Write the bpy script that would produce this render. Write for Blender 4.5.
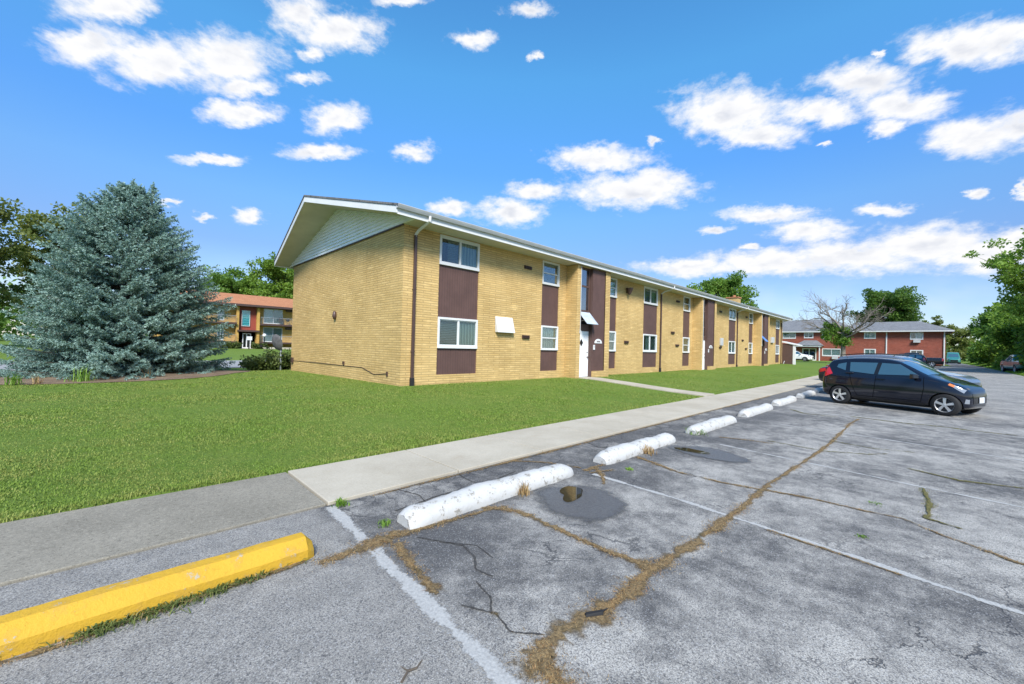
import bpy, bmesh, math, random
import numpy as np
from mathutils import Vector, Matrix
from mathutils.bvhtree import BVHTree

for o in list(bpy.data.objects):
    bpy.data.objects.remove(o)
SC = bpy.context.scene
COL = SC.collection
R = math.radians

# ------------------------------------------------------------------ camera
CAMH = 1.55
cam_d = bpy.data.cameras.new('camera')
cam = bpy.data.objects.new('camera', cam_d)
COL.objects.link(cam)
cam_d.sensor_width = 36.0
cam_d.lens = 36.0 * 405.9 / 1024.0
cam_d.clip_start = 0.05
cam_d.clip_end = 3000
_F = Vector((0.700699, 0.713367, 0.011330))
_R = Vector((0.712967, -0.700718, 0.025944))
_U = Vector((-0.026447, 0.010101, 0.999599))
cam.matrix_world = Matrix(((_R.x, _U.x, -_F.x, 0), (_R.y, _U.y, -_F.y, 0), (_R.z, _U.z, -_F.z, CAMH), (0, 0, 0, 1)))
SC.camera = cam

# ------------------------------------------------------------------ light
SUN_EL, SUN_DIR = R(43), Vector((-0.60, -0.78, 0)).normalized()     # towards the sun
SUN_STRENGTH, SUN_ANGLE = 2.9, R(18)
SKY_STRENGTH = 0.12
EXPOSURE = 1.30
sun_d = bpy.data.lights.new('sun', 'SUN')
sun_d.energy = SUN_STRENGTH
sun_d.angle = SUN_ANGLE
sun_d.color = (1.0, 0.95, 0.87)
sun = bpy.data.objects.new('sun', sun_d)
COL.objects.link(sun)
to_sun = Vector((SUN_DIR.x * math.cos(SUN_EL), SUN_DIR.y * math.cos(SUN_EL), math.sin(SUN_EL)))
sun.rotation_euler = to_sun.to_track_quat('Z', 'Y').to_euler()
sun.location = to_sun * 200

SC.view_settings.view_transform = 'Standard'
SC.view_settings.look = 'None'
SC.view_settings.exposure = EXPOSURE
SC.view_settings.gamma = 1.0
SC.view_settings.use_curve_mapping = False
SC.cycles.max_bounces = 6
SC.cycles.diffuse_bounces = 4
SC.cycles.glossy_bounces = 3
SC.cycles.transparent_max_bounces = 12
SC.cycles.use_denoising = True

# ------------------------------------------------------------------ node helper
class NT:
    def __init__(self, tree):
        self.t = tree
    def n(self, typ, inputs=None, **kw):
        nd = self.t.nodes.new('ShaderNode' + typ)
        for k, v in kw.items():
            setattr(nd, k, v)
        if inputs:
            for k, v in inputs.items():
                self.set(nd, k, v)
        return nd
    def set(self, nd, k, v):
        s = nd.inputs[k]
        if isinstance(v, bpy.types.NodeSocket):
            self.t.links.new(v, s)
        elif isinstance(v, bpy.types.Node):
            self.t.links.new(v.outputs[0], s)
        else:
            if isinstance(v, (tuple, list)) and len(v) == 3 and s.type == 'RGBA':
                v = (*v, 1)
            s.default_value = v
    def math(self, op, a, b=None, c=None, clamp=False):
        nd = self.n('Math', operation=op, use_clamp=clamp)
        self.set(nd, 0, a)
        if b is not None: self.set(nd, 1, b)
        if c is not None: self.set(nd, 2, c)
        return nd.outputs[0]
    def vmath(self, op, a, b=None, c=None):
        nd = self.n('VectorMath', operation=op)
        self.set(nd, 0, a)
        if b is not None: self.set(nd, 1, b)
        if c is not None: self.set(nd, 2, c)
        return nd.outputs['Value'] if op in ('LENGTH', 'DOT_PRODUCT', 'DISTANCE') else nd.outputs[0]
    def mix(self, f, a, b, blend='MIX'):
        nd = self.n('MixRGB', blend_type=blend)
        self.set(nd, 0, f); self.set(nd, 1, a); self.set(nd, 2, b)
        return nd.outputs[0]
    def noise(self, vec, scale, detail=2, rough=.5, dist=0, color=False):
        nd = self.n('TexNoise')
        self.set(nd, 'Vector', vec)
        nd.inputs['Scale'].default_value = scale
        nd.inputs['Detail'].default_value = detail
        nd.inputs['Roughness'].default_value = rough
        nd.inputs['Distortion'].default_value = dist
        return nd.outputs['Color' if color else 'Fac']
    def ramp(self, f, lo, hi, a=0.0, b=1.0, smooth=True):
        nd = self.n('MapRange', interpolation_type='SMOOTHSTEP' if smooth else 'LINEAR')
        self.set(nd, 0, f)
        for i, v in enumerate((lo, hi, a, b)):
            self.set(nd, i + 1, v)
        return nd.outputs[0]
    def pos(self):
        return self.n('NewGeometry').outputs['Position']
    def obj(self):
        return self.n('TexCoord').outputs['Object']
    def xyz(self, v):
        nd = self.n('SeparateXYZ', {0: v})
        return nd.outputs[0], nd.outputs[1], nd.outputs[2]
    def comb(self, x, y, z):
        return self.n('CombineXYZ', {0: x, 1: y, 2: z}).outputs[0]

def new_mat(name):
    m = bpy.data.materials.new(name)
    m.use_nodes = True
    m.node_tree.nodes.clear()
    T = NT(m.node_tree)
    out = T.n('OutputMaterial')
    return m, T, out

def bsdf(T, out, color, rough=.6, spec=.5, metal=0.0, normal=None, **extra):
    b = T.n('BsdfPrincipled')
    T.set(b, 'Base Color', color if not isinstance(color, tuple) else (*color, 1)[:4])
    T.set(b, 'Roughness', rough)
    T.set(b, 'Specular IOR Level', spec)
    T.set(b, 'Metallic', metal)
    if normal is not None: T.set(b, 'Normal', normal)
    for k, v in extra.items():
        T.set(b, k, v)
    T.t.links.new(b.outputs[0], out.inputs['Surface'])
    return b

def bump(T, h, strength=.3, dist=.01):
    return T.n('Bump', {'Height': h, 'Strength': strength, 'Distance': dist}).outputs[0]

# ------------------------------------------------------------------ sky: Nishita air with a layer of fair-weather cumulus
CLOUDS = [(1.588,0.524,0.075,0.024,2.65),(1.607,0.461,0.061,0.027,2.61),(1.517,0.475,0.100,0.036,2.72),(1.417,0.510,0.096,0.045,2.74),(1.389,0.477,0.069,0.017,2.83),(1.286,0.522,0.039,0.012,2.87),(1.394,0.434,0.074,0.020,2.84),(1.296,0.621,0.066,0.033,2.79),(1.215,0.614,0.105,0.032,2.90),(1.270,0.567,0.031,0.015,2.83),(1.218,0.467,0.065,0.030,2.90),(1.248,0.399,0.085,0.016,2.94),(1.439,0.340,0.054,0.010,2.87),(1.044,0.432,0.044,0.021,3.00),(1.375,0.250,0.033,0.014,2.92),(1.448,0.232,0.016,0.007,2.91),(1.490,0.249,0.020,0.006,2.89),(1.091,0.682,0.063,0.010,2.97),(0.771,0.697,0.066,0.014,3.14),(0.910,0.646,0.059,0.017,3.07),(0.753,0.626,0.019,0.008,-3.13),(0.310,0.482,0.131,0.051,-2.91),(0.253,0.434,0.092,0.025,-2.92),(0.152,0.449,0.082,0.023,-2.86),(0.089,0.476,0.081,0.031,-2.77),(0.036,0.424,0.077,0.031,-2.76),(0.057,0.398,0.032,0.014,-2.77),(-0.034,0.483,0.076,0.026,-2.69),(-0.085,0.469,0.051,0.027,-2.52),(-0.053,0.347,0.064,0.029,-2.73),(-0.091,0.346,0.044,0.029,-2.43),(-0.057,0.262,0.014,0.009,-2.71),(-0.103,0.256,0.016,0.009,1.41),(0.598,0.432,0.131,0.029,-3.08),(0.522,0.361,0.157,0.038,-3.07),(0.463,0.373,0.074,0.036,-3.01),(0.752,0.368,0.076,0.023,3.14),(0.803,0.321,0.090,0.032,3.12),(0.955,0.323,0.058,0.018,3.06),(0.238,0.282,0.089,0.018,-3.00),(0.337,0.264,0.031,0.010,-3.03),(0.166,0.242,0.072,0.025,-2.98),(0.055,0.261,0.038,0.012,-2.93),(0.380,0.186,0.137,0.021,-3.09),(0.219,0.187,0.154,0.029,-3.05),(0.099,0.185,0.129,0.035,-3.01),(-0.006,0.189,0.100,0.039,-2.96),(-0.066,0.166,0.070,0.030,-2.96),(-0.097,0.184,0.033,0.019,-2.86),(0.266,0.222,0.020,0.010,-3.01),(0.138,0.394,0.012,0.006,-2.83),(0.067,0.508,0.012,0.008,-2.51),(0.470,0.453,0.017,0.013,-2.82),
    # the rest of the sky, outside the picture
    (-0.5,0.35,0.13,0.05,0),(-0.9,0.5,0.16,0.06,0),(-1.4,0.3,0.2,0.05,0),(-2.0,0.55,0.2,0.08,0),(-2.6,0.35,0.2,0.06,0),(2.1,0.4,0.12,0.05,0),(2.6,0.6,0.2,0.08,0),(0.4,0.95,0.2,0.07,0),(-1.2,0.9,0.25,0.08,0),(2.9,0.25,0.15,0.04,0)]

def build_world():
    w = bpy.data.worlds.new('World')
    SC.world = w
    w.use_nodes = True
    w.node_tree.nodes.clear()
    T = NT(w.node_tree)
    out = T.n('OutputWorld')
    sky = T.n('TexSky', sky_type='NISHITA')
    sky.sun_disc = False
    sky.sun_elevation = SUN_EL
    sky.sun_rotation = math.atan2(SUN_DIR.x, SUN_DIR.y)
    sky.altitude = 200
    sky.air_density = 1.0
    sky.dust_density = 0.35
    sky.ozone_density = 1.3
    D = T.vmath('NORMALIZE', T.n('TexCoord').outputs['Generated'])
    x, y, z = T.xyz(D)
    az = T.math('ARCTAN2', y, x)
    el = T.math('ARCSINE', z)
    # warp the lookup with billowy noise so that outlines break up
    stretch = T.vmath('MULTIPLY', D, (1, 1, 1.9))
    w1 = T.noise(stretch, 17, 6, .62, color=True)
    w1 = T.vmath('SUBTRACT', w1, (.5, .5, .5))
    w2 = T.noise(stretch, 46, 5, .6, color=True)
    w2 = T.vmath('SUBTRACT', w2, (.5, .5, .5))
    P = T.comb(az, el, 0.0)
    P = T.vmath('MULTIPLY_ADD', w1, (.075, .036, 0), P)
    P = T.vmath('MULTIPLY_ADD', w2, (.020, .012, 0), P)
    fld = None
    for (a, e, ra, re, ang) in CLOUDS:
        mp = T.n('Mapping', vector_type='TEXTURE')
        T.set(mp, 'Vector', P)
        mp.inputs['Location'].default_value = (a, e, 0); mp.inputs['Rotation'].default_value = (0, 0, ang); mp.inputs['Scale'].default_value = (ra, re, 1)
        l = T.vmath('LENGTH', mp.outputs[0])
        if fld is None: fld = l
        else: fld = T.math('SMOOTH_MIN', fld, l, .25)
    n3 = T.noise(stretch, 30, 7, .62)
    n4 = T.noise(stretch, 9, 3, .5)
    dens = T.math('SUBTRACT', 1.12, fld)
    dens = T.math('MULTIPLY_ADD', T.math('SUBTRACT', n3, .5), 1.45, dens)
    alpha = T.ramp(dens, -.12, .78)
    # thin veil towards the horizon
    veil = T.math('MULTIPLY', T.ramp(el, .20, .03), T.ramp(n4, .38, .70, 0.0, .30))
    alpha = T.math('MAXIMUM', alpha, veil)
    thick = T.ramp(dens, .35, 1.6)
    body = T.ramp(T.math('MULTIPLY_ADD', T.math('SUBTRACT', n3, .5), -1.2, thick), .15, 1.15)
    n5 = T.noise(T.vmath('ADD', stretch, (0, 0, .06)), 15, 3, .5)
    n6 = T.noise(stretch, 15, 3, .5)
    relief = T.ramp(T.math('SUBTRACT', n5, n6), .0, .22)
    cloud = T.mix(body, (3.45, 3.45, 3.48), (2.55, 2.68, 3.0))
    cloud = T.mix(T.math('MULTIPLY', relief, T.ramp(dens, .3, 1.1, 0, .75)), cloud, (2.35, 2.48, 2.80))
    hs = T.n('HueSaturation', {'Saturation': 1.04, 'Value': 1.0, 'Color': sky.outputs[0]})
    cr = T.n('ValToRGB', {'Fac': el})
    ce = cr.color_ramp.elements
    ce[0].position, ce[0].color = 0.0, (.42, .44, .54, 1)
    ce[1].position, ce[1].color = .85, (.34, .78, 1.0, 1)
    for ps, c in ((.20, (.36, .43, .56, 1)), (.30, (.40, .58, .72, 1)), (.40, (.35, .64, .88, 1)), (.58, (.40, .86, 1.0, 1))):
        e = ce.new(ps); e.color = c
    skyc = T.mix(1.0, hs.outputs[0], cr.outputs['Color'], 'MULTIPLY')
    col = T.mix(alpha, skyc, cloud)
    bg = T.n('Background', {'Color': col, 'Strength': SKY_STRENGTH})
    T.t.links.new(bg.outputs[0], out.inputs['Surface'])
    w.cycles.sampling_method = 'MANUAL'
    w.cycles.sample_map_resolution = 512
build_world()

# ------------------------------------------------------------------ mesh helpers
class MB:
    """collects shapes, then links them as ONE mesh object"""
    def __init__(self):
        self.v = []; self.f = []; self.m = []; self.mi = 0
    def face(self, pts):
        i = len(self.v)
        self.v += [tuple(p) for p in pts]
        self.f.append(tuple(range(i, i + len(pts)))); self.m.append(self.mi)
    def box(self, x0, x1, y0, y1, z0, z1, skip=''):
        i = len(self.v)
        self.v += [(x0, y0, z0), (x1, y0, z0), (x1, y1, z0), (x0, y1, z0), (x0, y0, z1), (x1, y0, z1), (x1, y1, z1), (x0, y1, z1)]
        F = [(0, 3, 2, 1), (4, 5, 6, 7), (0, 1, 5, 4), (1, 2, 6, 5), (2, 3, 7, 6), (3, 0, 4, 7)]
        for f in F:
            self.f.append(tuple(i + k for k in f)); self.m.append(self.mi)
        return self
    def hexa(self, p):
        i = len(self.v)
        self.v += [tuple(q) for q in p]
        for f in [(0, 3, 2, 1), (4, 5, 6, 7), (0, 1, 5, 4), (1, 2, 6, 5), (2, 3, 7, 6), (3, 0, 4, 7)]:
            self.f.append(tuple(i + k for k in f)); self.m.append(self.mi)
        return self
    def tube(self, path, rad, n=8, cap=True):
        path = [Vector(p) for p in path]
        if not isinstance(rad, (list, tuple)): rad = [rad] * len(path)
        rings = []
        ref = None
        for k, p in enumerate(path):
            t = (path[min(k + 1, len(path) - 1)] - path[max(k - 1, 0)])
            if t.length < 1e-9: t = Vector((0, 0, 1))
            t.normalize()
            if ref is None:
                ref = Vector((0, 0, 1)).cross(t)
                if ref.length < .05: ref = Vector((1, 0, 0)).cross(t)
            u = (ref - t * ref.dot(t))
            if u.length < 1e-6: u = t.orthogonal()
            u.normalize(); ref = u
            w = t.cross(u)
            i = len(self.v)
            for j in range(n):
                a = 2 * math.pi * j / n
                self.v.append(tuple(p + (u * math.cos(a) + w * math.sin(a)) * rad[k]))
            rings.append(i)
        for a, b in zip(rings, rings[1:]):
            for j in range(n):
                j2 = (j + 1) % n
                self.f.append((a + j, a + j2, b + j2, b + j)); self.m.append(self.mi)
        if cap:
            self.f.append(tuple(rings[0] + j for j in reversed(range(n)))); self.m.append(self.mi)
            self.f.append(tuple(rings[-1] + j for j in range(n))); self.m.append(self.mi)
        return self
    def lathe(self, prof, n=16, c=(0, 0, 0), axis='z'):
        i0 = len(self.v)
        for (r, h) in prof:
            for j in range(n):
                a = 2 * math.pi * j / n
                if axis == 'z': p = (r * math.cos(a), r * math.sin(a), h)
                elif axis == 'y': p = (r * math.cos(a), h, r * math.sin(a))
                else: p = (h, r * math.cos(a), r * math.sin(a))
                self.v.append((p[0] + c[0], p[1] + c[1], p[2] + c[2]))
        for k in range(len(prof) - 1):
            for j in range(n):
                j2 = (j + 1) % n
                a = i0 + k * n
                self.f.append((a + j, a + j2, a + n + j2, a + n + j)); self.m.append(self.mi)
        return self
    def grid(self, pts):
        """pts: rows of points"""
        i = len(self.v); nc = len(pts[0])
        for r in pts: self.v += [tuple(p) for p in r]
        for a in range(len(pts) - 1):
            for b in range(nc - 1):
                self.f.append((i + a * nc + b, i + a * nc + b + 1, i + (a + 1) * nc + b + 1, i + (a + 1) * nc + b)); self.m.append(self.mi)
        return self
    def build(self, name, mats, parent=None, smooth=False, bevel=0, recalc=True):
        me = bpy.data.meshes.new(name)
        me.from_pydata(self.v, [], self.f)
        if not isinstance(mats, (list, tuple)): mats = [mats]
        for m in mats: me.materials.append(m)
        me.polygons.foreach_set('material_index', self.m)
        if recalc:
            bm = bmesh.new(); bm.from_mesh(me)
            bmesh.ops.recalc_face_normals(bm, faces=bm.faces)
            bm.to_mesh(me); bm.free()
        if smooth: me.polygons.foreach_set('use_smooth', [True] * len(me.polygons))
        me.update()
        o = bpy.data.objects.new(name, me)
        COL.objects.link(o)
        if parent is not None: o.parent = parent
        if bevel:
            md = o.modifiers.new('bevel', 'BEVEL'); md.width = bevel; md.segments = 2; md.limit_method = 'ANGLE'; md.angle_limit = R(40)
        return o

def np_mesh(name, V, F, mat, parent=None, attr=None, smooth=False):
    """V (n,3), F (m,k) constant k; attr: dict of per-face floats"""
    V = np.ascontiguousarray(V, np.float32); F = np.ascontiguousarray(F, np.int32)
    me = bpy.data.meshes.new(name)
    m, k = F.shape
    me.vertices.add(len(V)); me.vertices.foreach_set('co', V.ravel())
    me.loops.add(m * k); me.loops.foreach_set('vertex_index', F.ravel())
    me.polygons.add(m); me.polygons.foreach_set('loop_start', np.arange(0, m * k, k, dtype=np.int32))
    try: me.polygons.foreach_set('loop_total', np.full(m, k, np.int32))
    except Exception: pass
    me.update(calc_edges=True)
    me.materials.append(mat)
    if smooth: me.polygons.foreach_set('use_smooth', [True] * m)
    if attr:
        for an, av in attr.items():
            a = me.attributes.new(an, 'FLOAT', 'FACE')
            a.data.foreach_set('value', np.ascontiguousarray(av, np.float32))
    o = bpy.data.objects.new(name, me)
    COL.objects.link(o)
    if parent is not None: o.parent = parent
    return o

def tag(o, label=None, cat=None, group=None, kind=None):
    if label: o['label'] = label
    if cat: o['category'] = cat
    if group: o['group'] = group
    if kind: o['kind'] = kind
    return o

def thing(name, label, cat, loc=(0, 0, 0), rz=0, group=None):
    o = bpy.data.objects.new(name, None)
    o.empty_display_size = .2
    COL.objects.link(o)
    o.location = loc; o.rotation_euler = (0, 0, rz)
    return tag(o, label, cat, group)

def copy_tree(o, parent=None):
    c = o.copy(); COL.objects.link(c)
    if parent is not None: c.parent = parent
    for ch in list(o.children): copy_tree(ch, c)
    return c
# ------------------------------------------------------------------ materials
def simple(name, color, rough=.55, spec=.4, var=.12, vscale=3.0, metal=0.0, bumpy=0.0, bscale=60, dirt=0.0):
    m, T, out = new_mat(name)
    p = T.obj()
    n = T.noise(p, vscale, 5, .6)
    c = T.mix(T.ramp(n, .25, .75), tuple(k * (1 - var) for k in color), tuple(min(1, k * (1 + var)) for k in color))
    if dirt:
        d = T.noise(p, vscale * 4, 6, .7)
        c = T.mix(T.ramp(d, .52, .72, 0, dirt), c, (.16, .14, .11))
    nm = bump(T, T.noise(p, bscale, 3), bumpy, .01) if bumpy else None
    bsdf(T, out, c, rough, spec, metal, nm)
    return m

def brick_mat(name, c1, c2, mortar, bw=.30, bh=.075, ms=.011, tone=None):
    m, T, out = new_mat(name)
    g = T.n('NewGeometry')
    p = g.outputs['Position']
    x, y, z = T.xyz(p)
    nx, ny, nz = T.xyz(g.outputs['True Normal'])
    side = T.math('GREATER_THAN', T.math('ABSOLUTE', nx), .7)
    u = T.math('ADD', T.math('MULTIPLY', x, T.math('SUBTRACT', 1.0, side)), T.math('MULTIPLY', y, side))
    uv = T.comb(u, z, 0.0)
    b = T.n('TexBrick')
    T.set(b, 'Vector', uv)
    for k, v in (('Color1', c1), ('Color2', c2), ('Mortar', mortar)): T.set(b, k, v)
    for k, v in (('Scale', 1.0), ('Mortar Size', ms), ('Mortar Smooth', .15), ('Bias', -.1), ('Brick Width', bw), ('Row Height', bh)):
        b.inputs[k].default_value = v
    big = T.noise(p, .7, 5, .6)
    fine = T.noise(T.vmath('MULTIPLY', p, (1, 1, 5)), 7, 4, .7)
    rowv = T.math('FLOOR', T.math('DIVIDE', z, bh))
    streak = T.noise(T.comb(T.math('MULTIPLY', u, 1.7), T.math('MULTIPLY', rowv, 7.31), 0.0), 1.0, 3, .6)
    c = T.mix(T.ramp(streak, .34, .68, .60, 0), b.outputs['Color'], tone or tuple(k * .62 for k in c1))
    c = T.mix(T.ramp(streak, .56, .74, 0, .5), c, tuple(min(.85, k * 1.22) for k in c2))
    c = T.mix(T.ramp(fine, .3, .75, 0, .45), c, tone or tuple(k * .72 for k in c1))
    c = T.mix(T.ramp(big, .35, .75, 0, .30), c, tuple(k * 1.12 for k in c2))
    grime = T.noise(T.vmath('MULTIPLY', p, (1.2, 1.2, .35)), 1.6, 5, .65)
    c = T.mix(T.ramp(grime, .55, .78, 0, .22), c, tuple(k * .55 for k in c1))
    nm = bump(T, T.math('SUBTRACT', fine, T.math('MULTIPLY', b.outputs['Fac'], 1.6)), .45, .012)
    bsdf(T, out, c, .82, .25, 0, nm)
    return m

def leaf_mat(name, dark, light, trans=.35, third=None, rough=.55):
    m, T, out = new_mat(name)
    t = T.n('Attribute', attribute_name='tint').outputs['Fac']
    c = T.mix(t, dark, light)
    if third: c = T.mix(T.ramp(t, .86, 1.0, 0, .8), c, third)
    c2 = T.mix(.5, c, (light[0] * 1.25, light[1] * 1.2, light[2] * .7))
    b = T.n('BsdfPrincipled', {'Base Color': c, 'Roughness': rough, 'Specular IOR Level': .3})
    tr = T.n('BsdfTranslucent', {'Color': c2})
    mx = T.n('MixShader', {0: trans, 1: b.outputs[0], 2: tr.outputs[0]})
    T.t.links.new(mx.outputs[0], out.inputs['Surface'])
    return m

def asphalt_mat():
    m, T, out = new_mat('asphalt')
    p = T.pos()
    x, y, z = T.xyz(p)
    near_patch = T.ramp(T.math('MULTIPLY_ADD', T.math('SUBTRACT', T.noise(p, 2.5, 3), .5), .25, x), 1.55, 1.25)   # newer lane left of the first line
    warp = T.vmath('MULTIPLY_ADD', T.vmath('SUBTRACT', T.noise(p, 1.3, 4, .6, color=True), (.5, .5, .5)), (.5, .5, 0), p)
    big = T.noise(warp, .62, 8, .74)
    mid = T.noise(p, 4.5, 6, .72)
    band = T.ramp(T.math('MULTIPLY_ADD', T.math('SUBTRACT', mid, .5), 1.4, y), 1.9, 3.0)                      # sealer still dark along the wheel stops
    wear = T.math('MULTIPLY_ADD', T.math('SUBTRACT', mid, .5), .50, big)
    wear = T.math('SUBTRACT', wear, T.math('MULTIPLY', band, .10))
    wear = T.ramp(wear, .33, .66)
    wear = T.math('ADD', T.math('MULTIPLY', wear, T.math('SUBTRACT', 1.0, near_patch)), T.math('MULTIPLY', near_patch, T.ramp(mid, .25, .8, .36, .74)))
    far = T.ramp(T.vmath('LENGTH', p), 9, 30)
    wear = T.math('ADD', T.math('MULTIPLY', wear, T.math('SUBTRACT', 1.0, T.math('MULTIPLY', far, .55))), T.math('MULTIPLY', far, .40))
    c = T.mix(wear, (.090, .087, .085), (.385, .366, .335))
    sp = T.math('MULTIPLY_ADD', T.noise(p, 90, 3, .8), .55, T.math('MULTIPLY', T.noise(p, 230, 2, .8), .45))
    vo = T.n('TexVoronoi', {'Vector': p, 'Scale': 150.0})
    vr = T.n('SeparateColor', {0: vo.outputs['Color']}).outputs[0]
    c = T.mix(1.0, c, T.n('CombineColor', {0: T.ramp(sp, .34, .66, .36, 1.66, False), 1: T.ramp(sp, .34, .66, .36, 1.66, False), 2: T.ramp(sp, .34, .66, .40, 1.60, False)}).outputs[0], 'MULTIPLY')
    c = T.mix(T.ramp(vr, .86, .97, 0, .45), c, (.42, .42, .42))
    c = T.mix(T.ramp(vr, .16, .08, 0, .60), c, (.035, .037, .045))
    c = T.mix(T.ramp(vo.outputs['Distance'], .42, .78, 0, .45), c, (.045, .046, .052))
    # hairline cracking
    wv = T.vmath('MULTIPLY_ADD', T.vmath('SUBTRACT', T.noise(p, 2.2, 5, .65, color=True), (.5, .5, .5)), (.55, .55, 0), p)
    ed = T.n('TexVoronoi', {'Vector': wv, 'Scale': .95}, feature='DISTANCE_TO_EDGE').outputs['Distance']
    ed2 = T.n('TexVoronoi', {'Vector': wv, 'Scale': 3.2}, feature='DISTANCE_TO_EDGE').outputs['Distance']
    msk = T.ramp(T.noise(p, .55, 3), .53, .60)
    line = T.math('MULTIPLY', T.ramp(ed, .006, .0015), T.math('MULTIPLY', msk, T.math('SUBTRACT', 1.0, near_patch)))
    msk2 = T.ramp(T.noise(p, .8, 4, .6), .52, .62)
    msk2 = T.math('MAXIMUM', msk2, T.math('MULTIPLY', T.ramp(T.math('MULTIPLY_ADD', T.math('SUBTRACT', mid, .5), .5, y), 3.25, 3.5), .9))
    line2 = T.math('MULTIPLY', T.ramp(ed2, .030, .008, 0, .8), T.math('MULTIPLY', msk2, T.math('SUBTRACT', 1.0, near_patch)))
    ln = T.math('MAXIMUM', line, line2)
    c = T.mix(T.math('MULTIPLY', ln, .8), c, (.035, .036, .04))
    # oil spots between the lines
    oil = T.math('MULTIPLY', T.ramp(T.noise(p, 1.1, 4, .6), .62, .74, 0, .5), T.ramp(y, .2, 1.4))
    c = T.mix(oil, c, (.055, .056, .065))
    h = T.math('SUBTRACT', T.math('MULTIPLY_ADD', vr, .4, sp), T.math('MULTIPLY', ln, 1.5))
    nm = bump(T, h, .55, .006)
    bsdf(T, out, c, .88, .25, 0, nm)
    return m

def concrete_mat(name, ca, cb, speck=.10, stain=(.30, .22, .13), stain_amt=.3):
    m, T, out = new_mat(name)
    p = T.pos()
    big = T.noise(p, .9, 6, .65)
    c = T.mix(T.ramp(big, .3, .7), ca, cb)
    c = T.mix(T.ramp(T.noise(p, 2.2, 6, .7), .56, .78, 0, stain_amt), c, stain)
    sp = T.math('MULTIPLY_ADD', T.noise(p, 34, 4, .85), .5, T.math('MULTIPLY', T.noise(p, 110, 2, .8), .5))
    c = T.mix(T.ramp(sp, .52, .64, 0, speck * 3), c, tuple(k * .45 for k in ca))
    c = T.mix(T.ramp(sp, .48, .36, 0, speck * 2.4), c, tuple(min(1, k * 1.5) for k in cb))
    bsdf(T, out, c, .9, .2, 0, bump(T, sp, .25, .004))
    return m

def lawn_mat():
    m, T, out = new_mat('lawn_turf')
    p = T.pos()
    big = T.noise(p, .35, 4, .6)
    mid = T.noise(p, 2.3, 5, .7)
    fin = T.noise(p, 38, 4, .8)
    c = T.mix(T.ramp(big, .3, .7), (.115, .185, .028), (.160, .222, .042))
    c = T.mix(T.ramp(mid, .45, .8, 0, .6), c, (.240, .275, .065))
    c = T.mix(T.ramp(fin, .35, .65, .75, 0), c, (.070, .125, .016))
    c = T.mix(T.ramp(fin, .55, .85, 0, .5), c, (.300, .345, .095))
    bsdf(T, out, c, .8, .15, 0, bump(T, fin, .8, .04))
    return m

def blade_mat():
    m, T, out = new_mat('grass_blade')
    t = T.n('Attribute', attribute_name='tint').outputs['Fac']
    big = T.noise(T.pos(), .5, 4, .6)
    mid = T.noise(T.pos(), 2.6, 4, .6)
    a = T.mix(t, (.150, .238, .032), (.222, .312, .052))
    b = T.mix(t, (.200, .252, .046), (.315, .335, .088))
    c = T.mix(T.ramp(T.math('MULTIPLY_ADD', mid, .5, T.math('MULTIPLY', big, .5)), .42, .57), a, b)
    c = T.mix(T.ramp(t, .97, 1.0, 0, .6), c, (.46, .39, .19))
    bb = T.n('BsdfPrincipled', {'Base Color': c, 'Roughness': .6, 'Specular IOR Level': .25})
    tr = T.n('BsdfTranslucent', {'Color': c})
    mx = T.n('MixShader', {0: .35, 1: bb.outputs[0], 2: tr.outputs[0]})
    T.t.links.new(mx.outputs[0], out.inputs['Surface'])
    return m

def ragged(name, ca, cb, thr=.5, soft=.12, nscale=14, rough=.9, wear=0.0, bumpy=.4, cc=None, spec=.2, amp=1.1):
    """surface whose ragged border follows the attribute 'edge' (0 centre, 1 rim) and wears through to what lies below"""
    m, T, out = new_mat(name)
    p = T.pos()
    e = T.n('Attribute', attribute_name='edge').outputs['Fac']
    n = T.noise(p, nscale, 5, .7)
    n2 = T.noise(p, 3.2, 5, .65)
    f = T.math('MULTIPLY_ADD', T.math('SUBTRACT', n, .5), amp, e)
    if wear: f = T.math('MULTIPLY_ADD', T.ramp(n2, .35, .72), wear, f)
    a = T.ramp(f, thr + soft, thr - soft)
    fine = T.noise(p, 60, 4, .75)
    c = T.mix(T.ramp(fine, .3, .7), ca, cb)
    if cc: c = T.mix(T.ramp(n2, .5, .68, 0, .8), c, cc)
    b = T.n('BsdfPrincipled', {'Base Color': c, 'Roughness': rough, 'Specular IOR Level': spec, 'Normal': bump(T, fine, bumpy, .02)})
    tr = T.n('BsdfTransparent')
    mx = T.n('MixShader', {0: a, 1: tr.outputs[0], 2: b.outputs[0]})
    T.t.links.new(mx.outputs[0], out.inputs['Surface'])
    return m

def glass_mat(name, tint=(.75, .85, .85), refl=.22, dark=1.0):
    m, T, out = new_mat(name)
    lw = T.n('LayerWeight', {'Blend': .25})
    f = T.math('MULTIPLY_ADD', lw.outputs['Fresnel'], .42, refl, clamp=True)
    g = T.n('BsdfGlossy', {'Color': (.95, .97, 1.0, 1), 'Roughness': .03, 'Normal': bump(T, T.noise(T.pos(), 1.6, 2), .04, .05)})
    t = T.n('BsdfTransparent', {'Color': (*[k * dark for k in tint], 1)})
    mx = T.n('MixShader', {0: f, 1: t.outputs[0], 2: g.outputs[0]})
    T.t.links.new(mx.outputs[0], out.inputs['Surface'])
    return m

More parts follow.
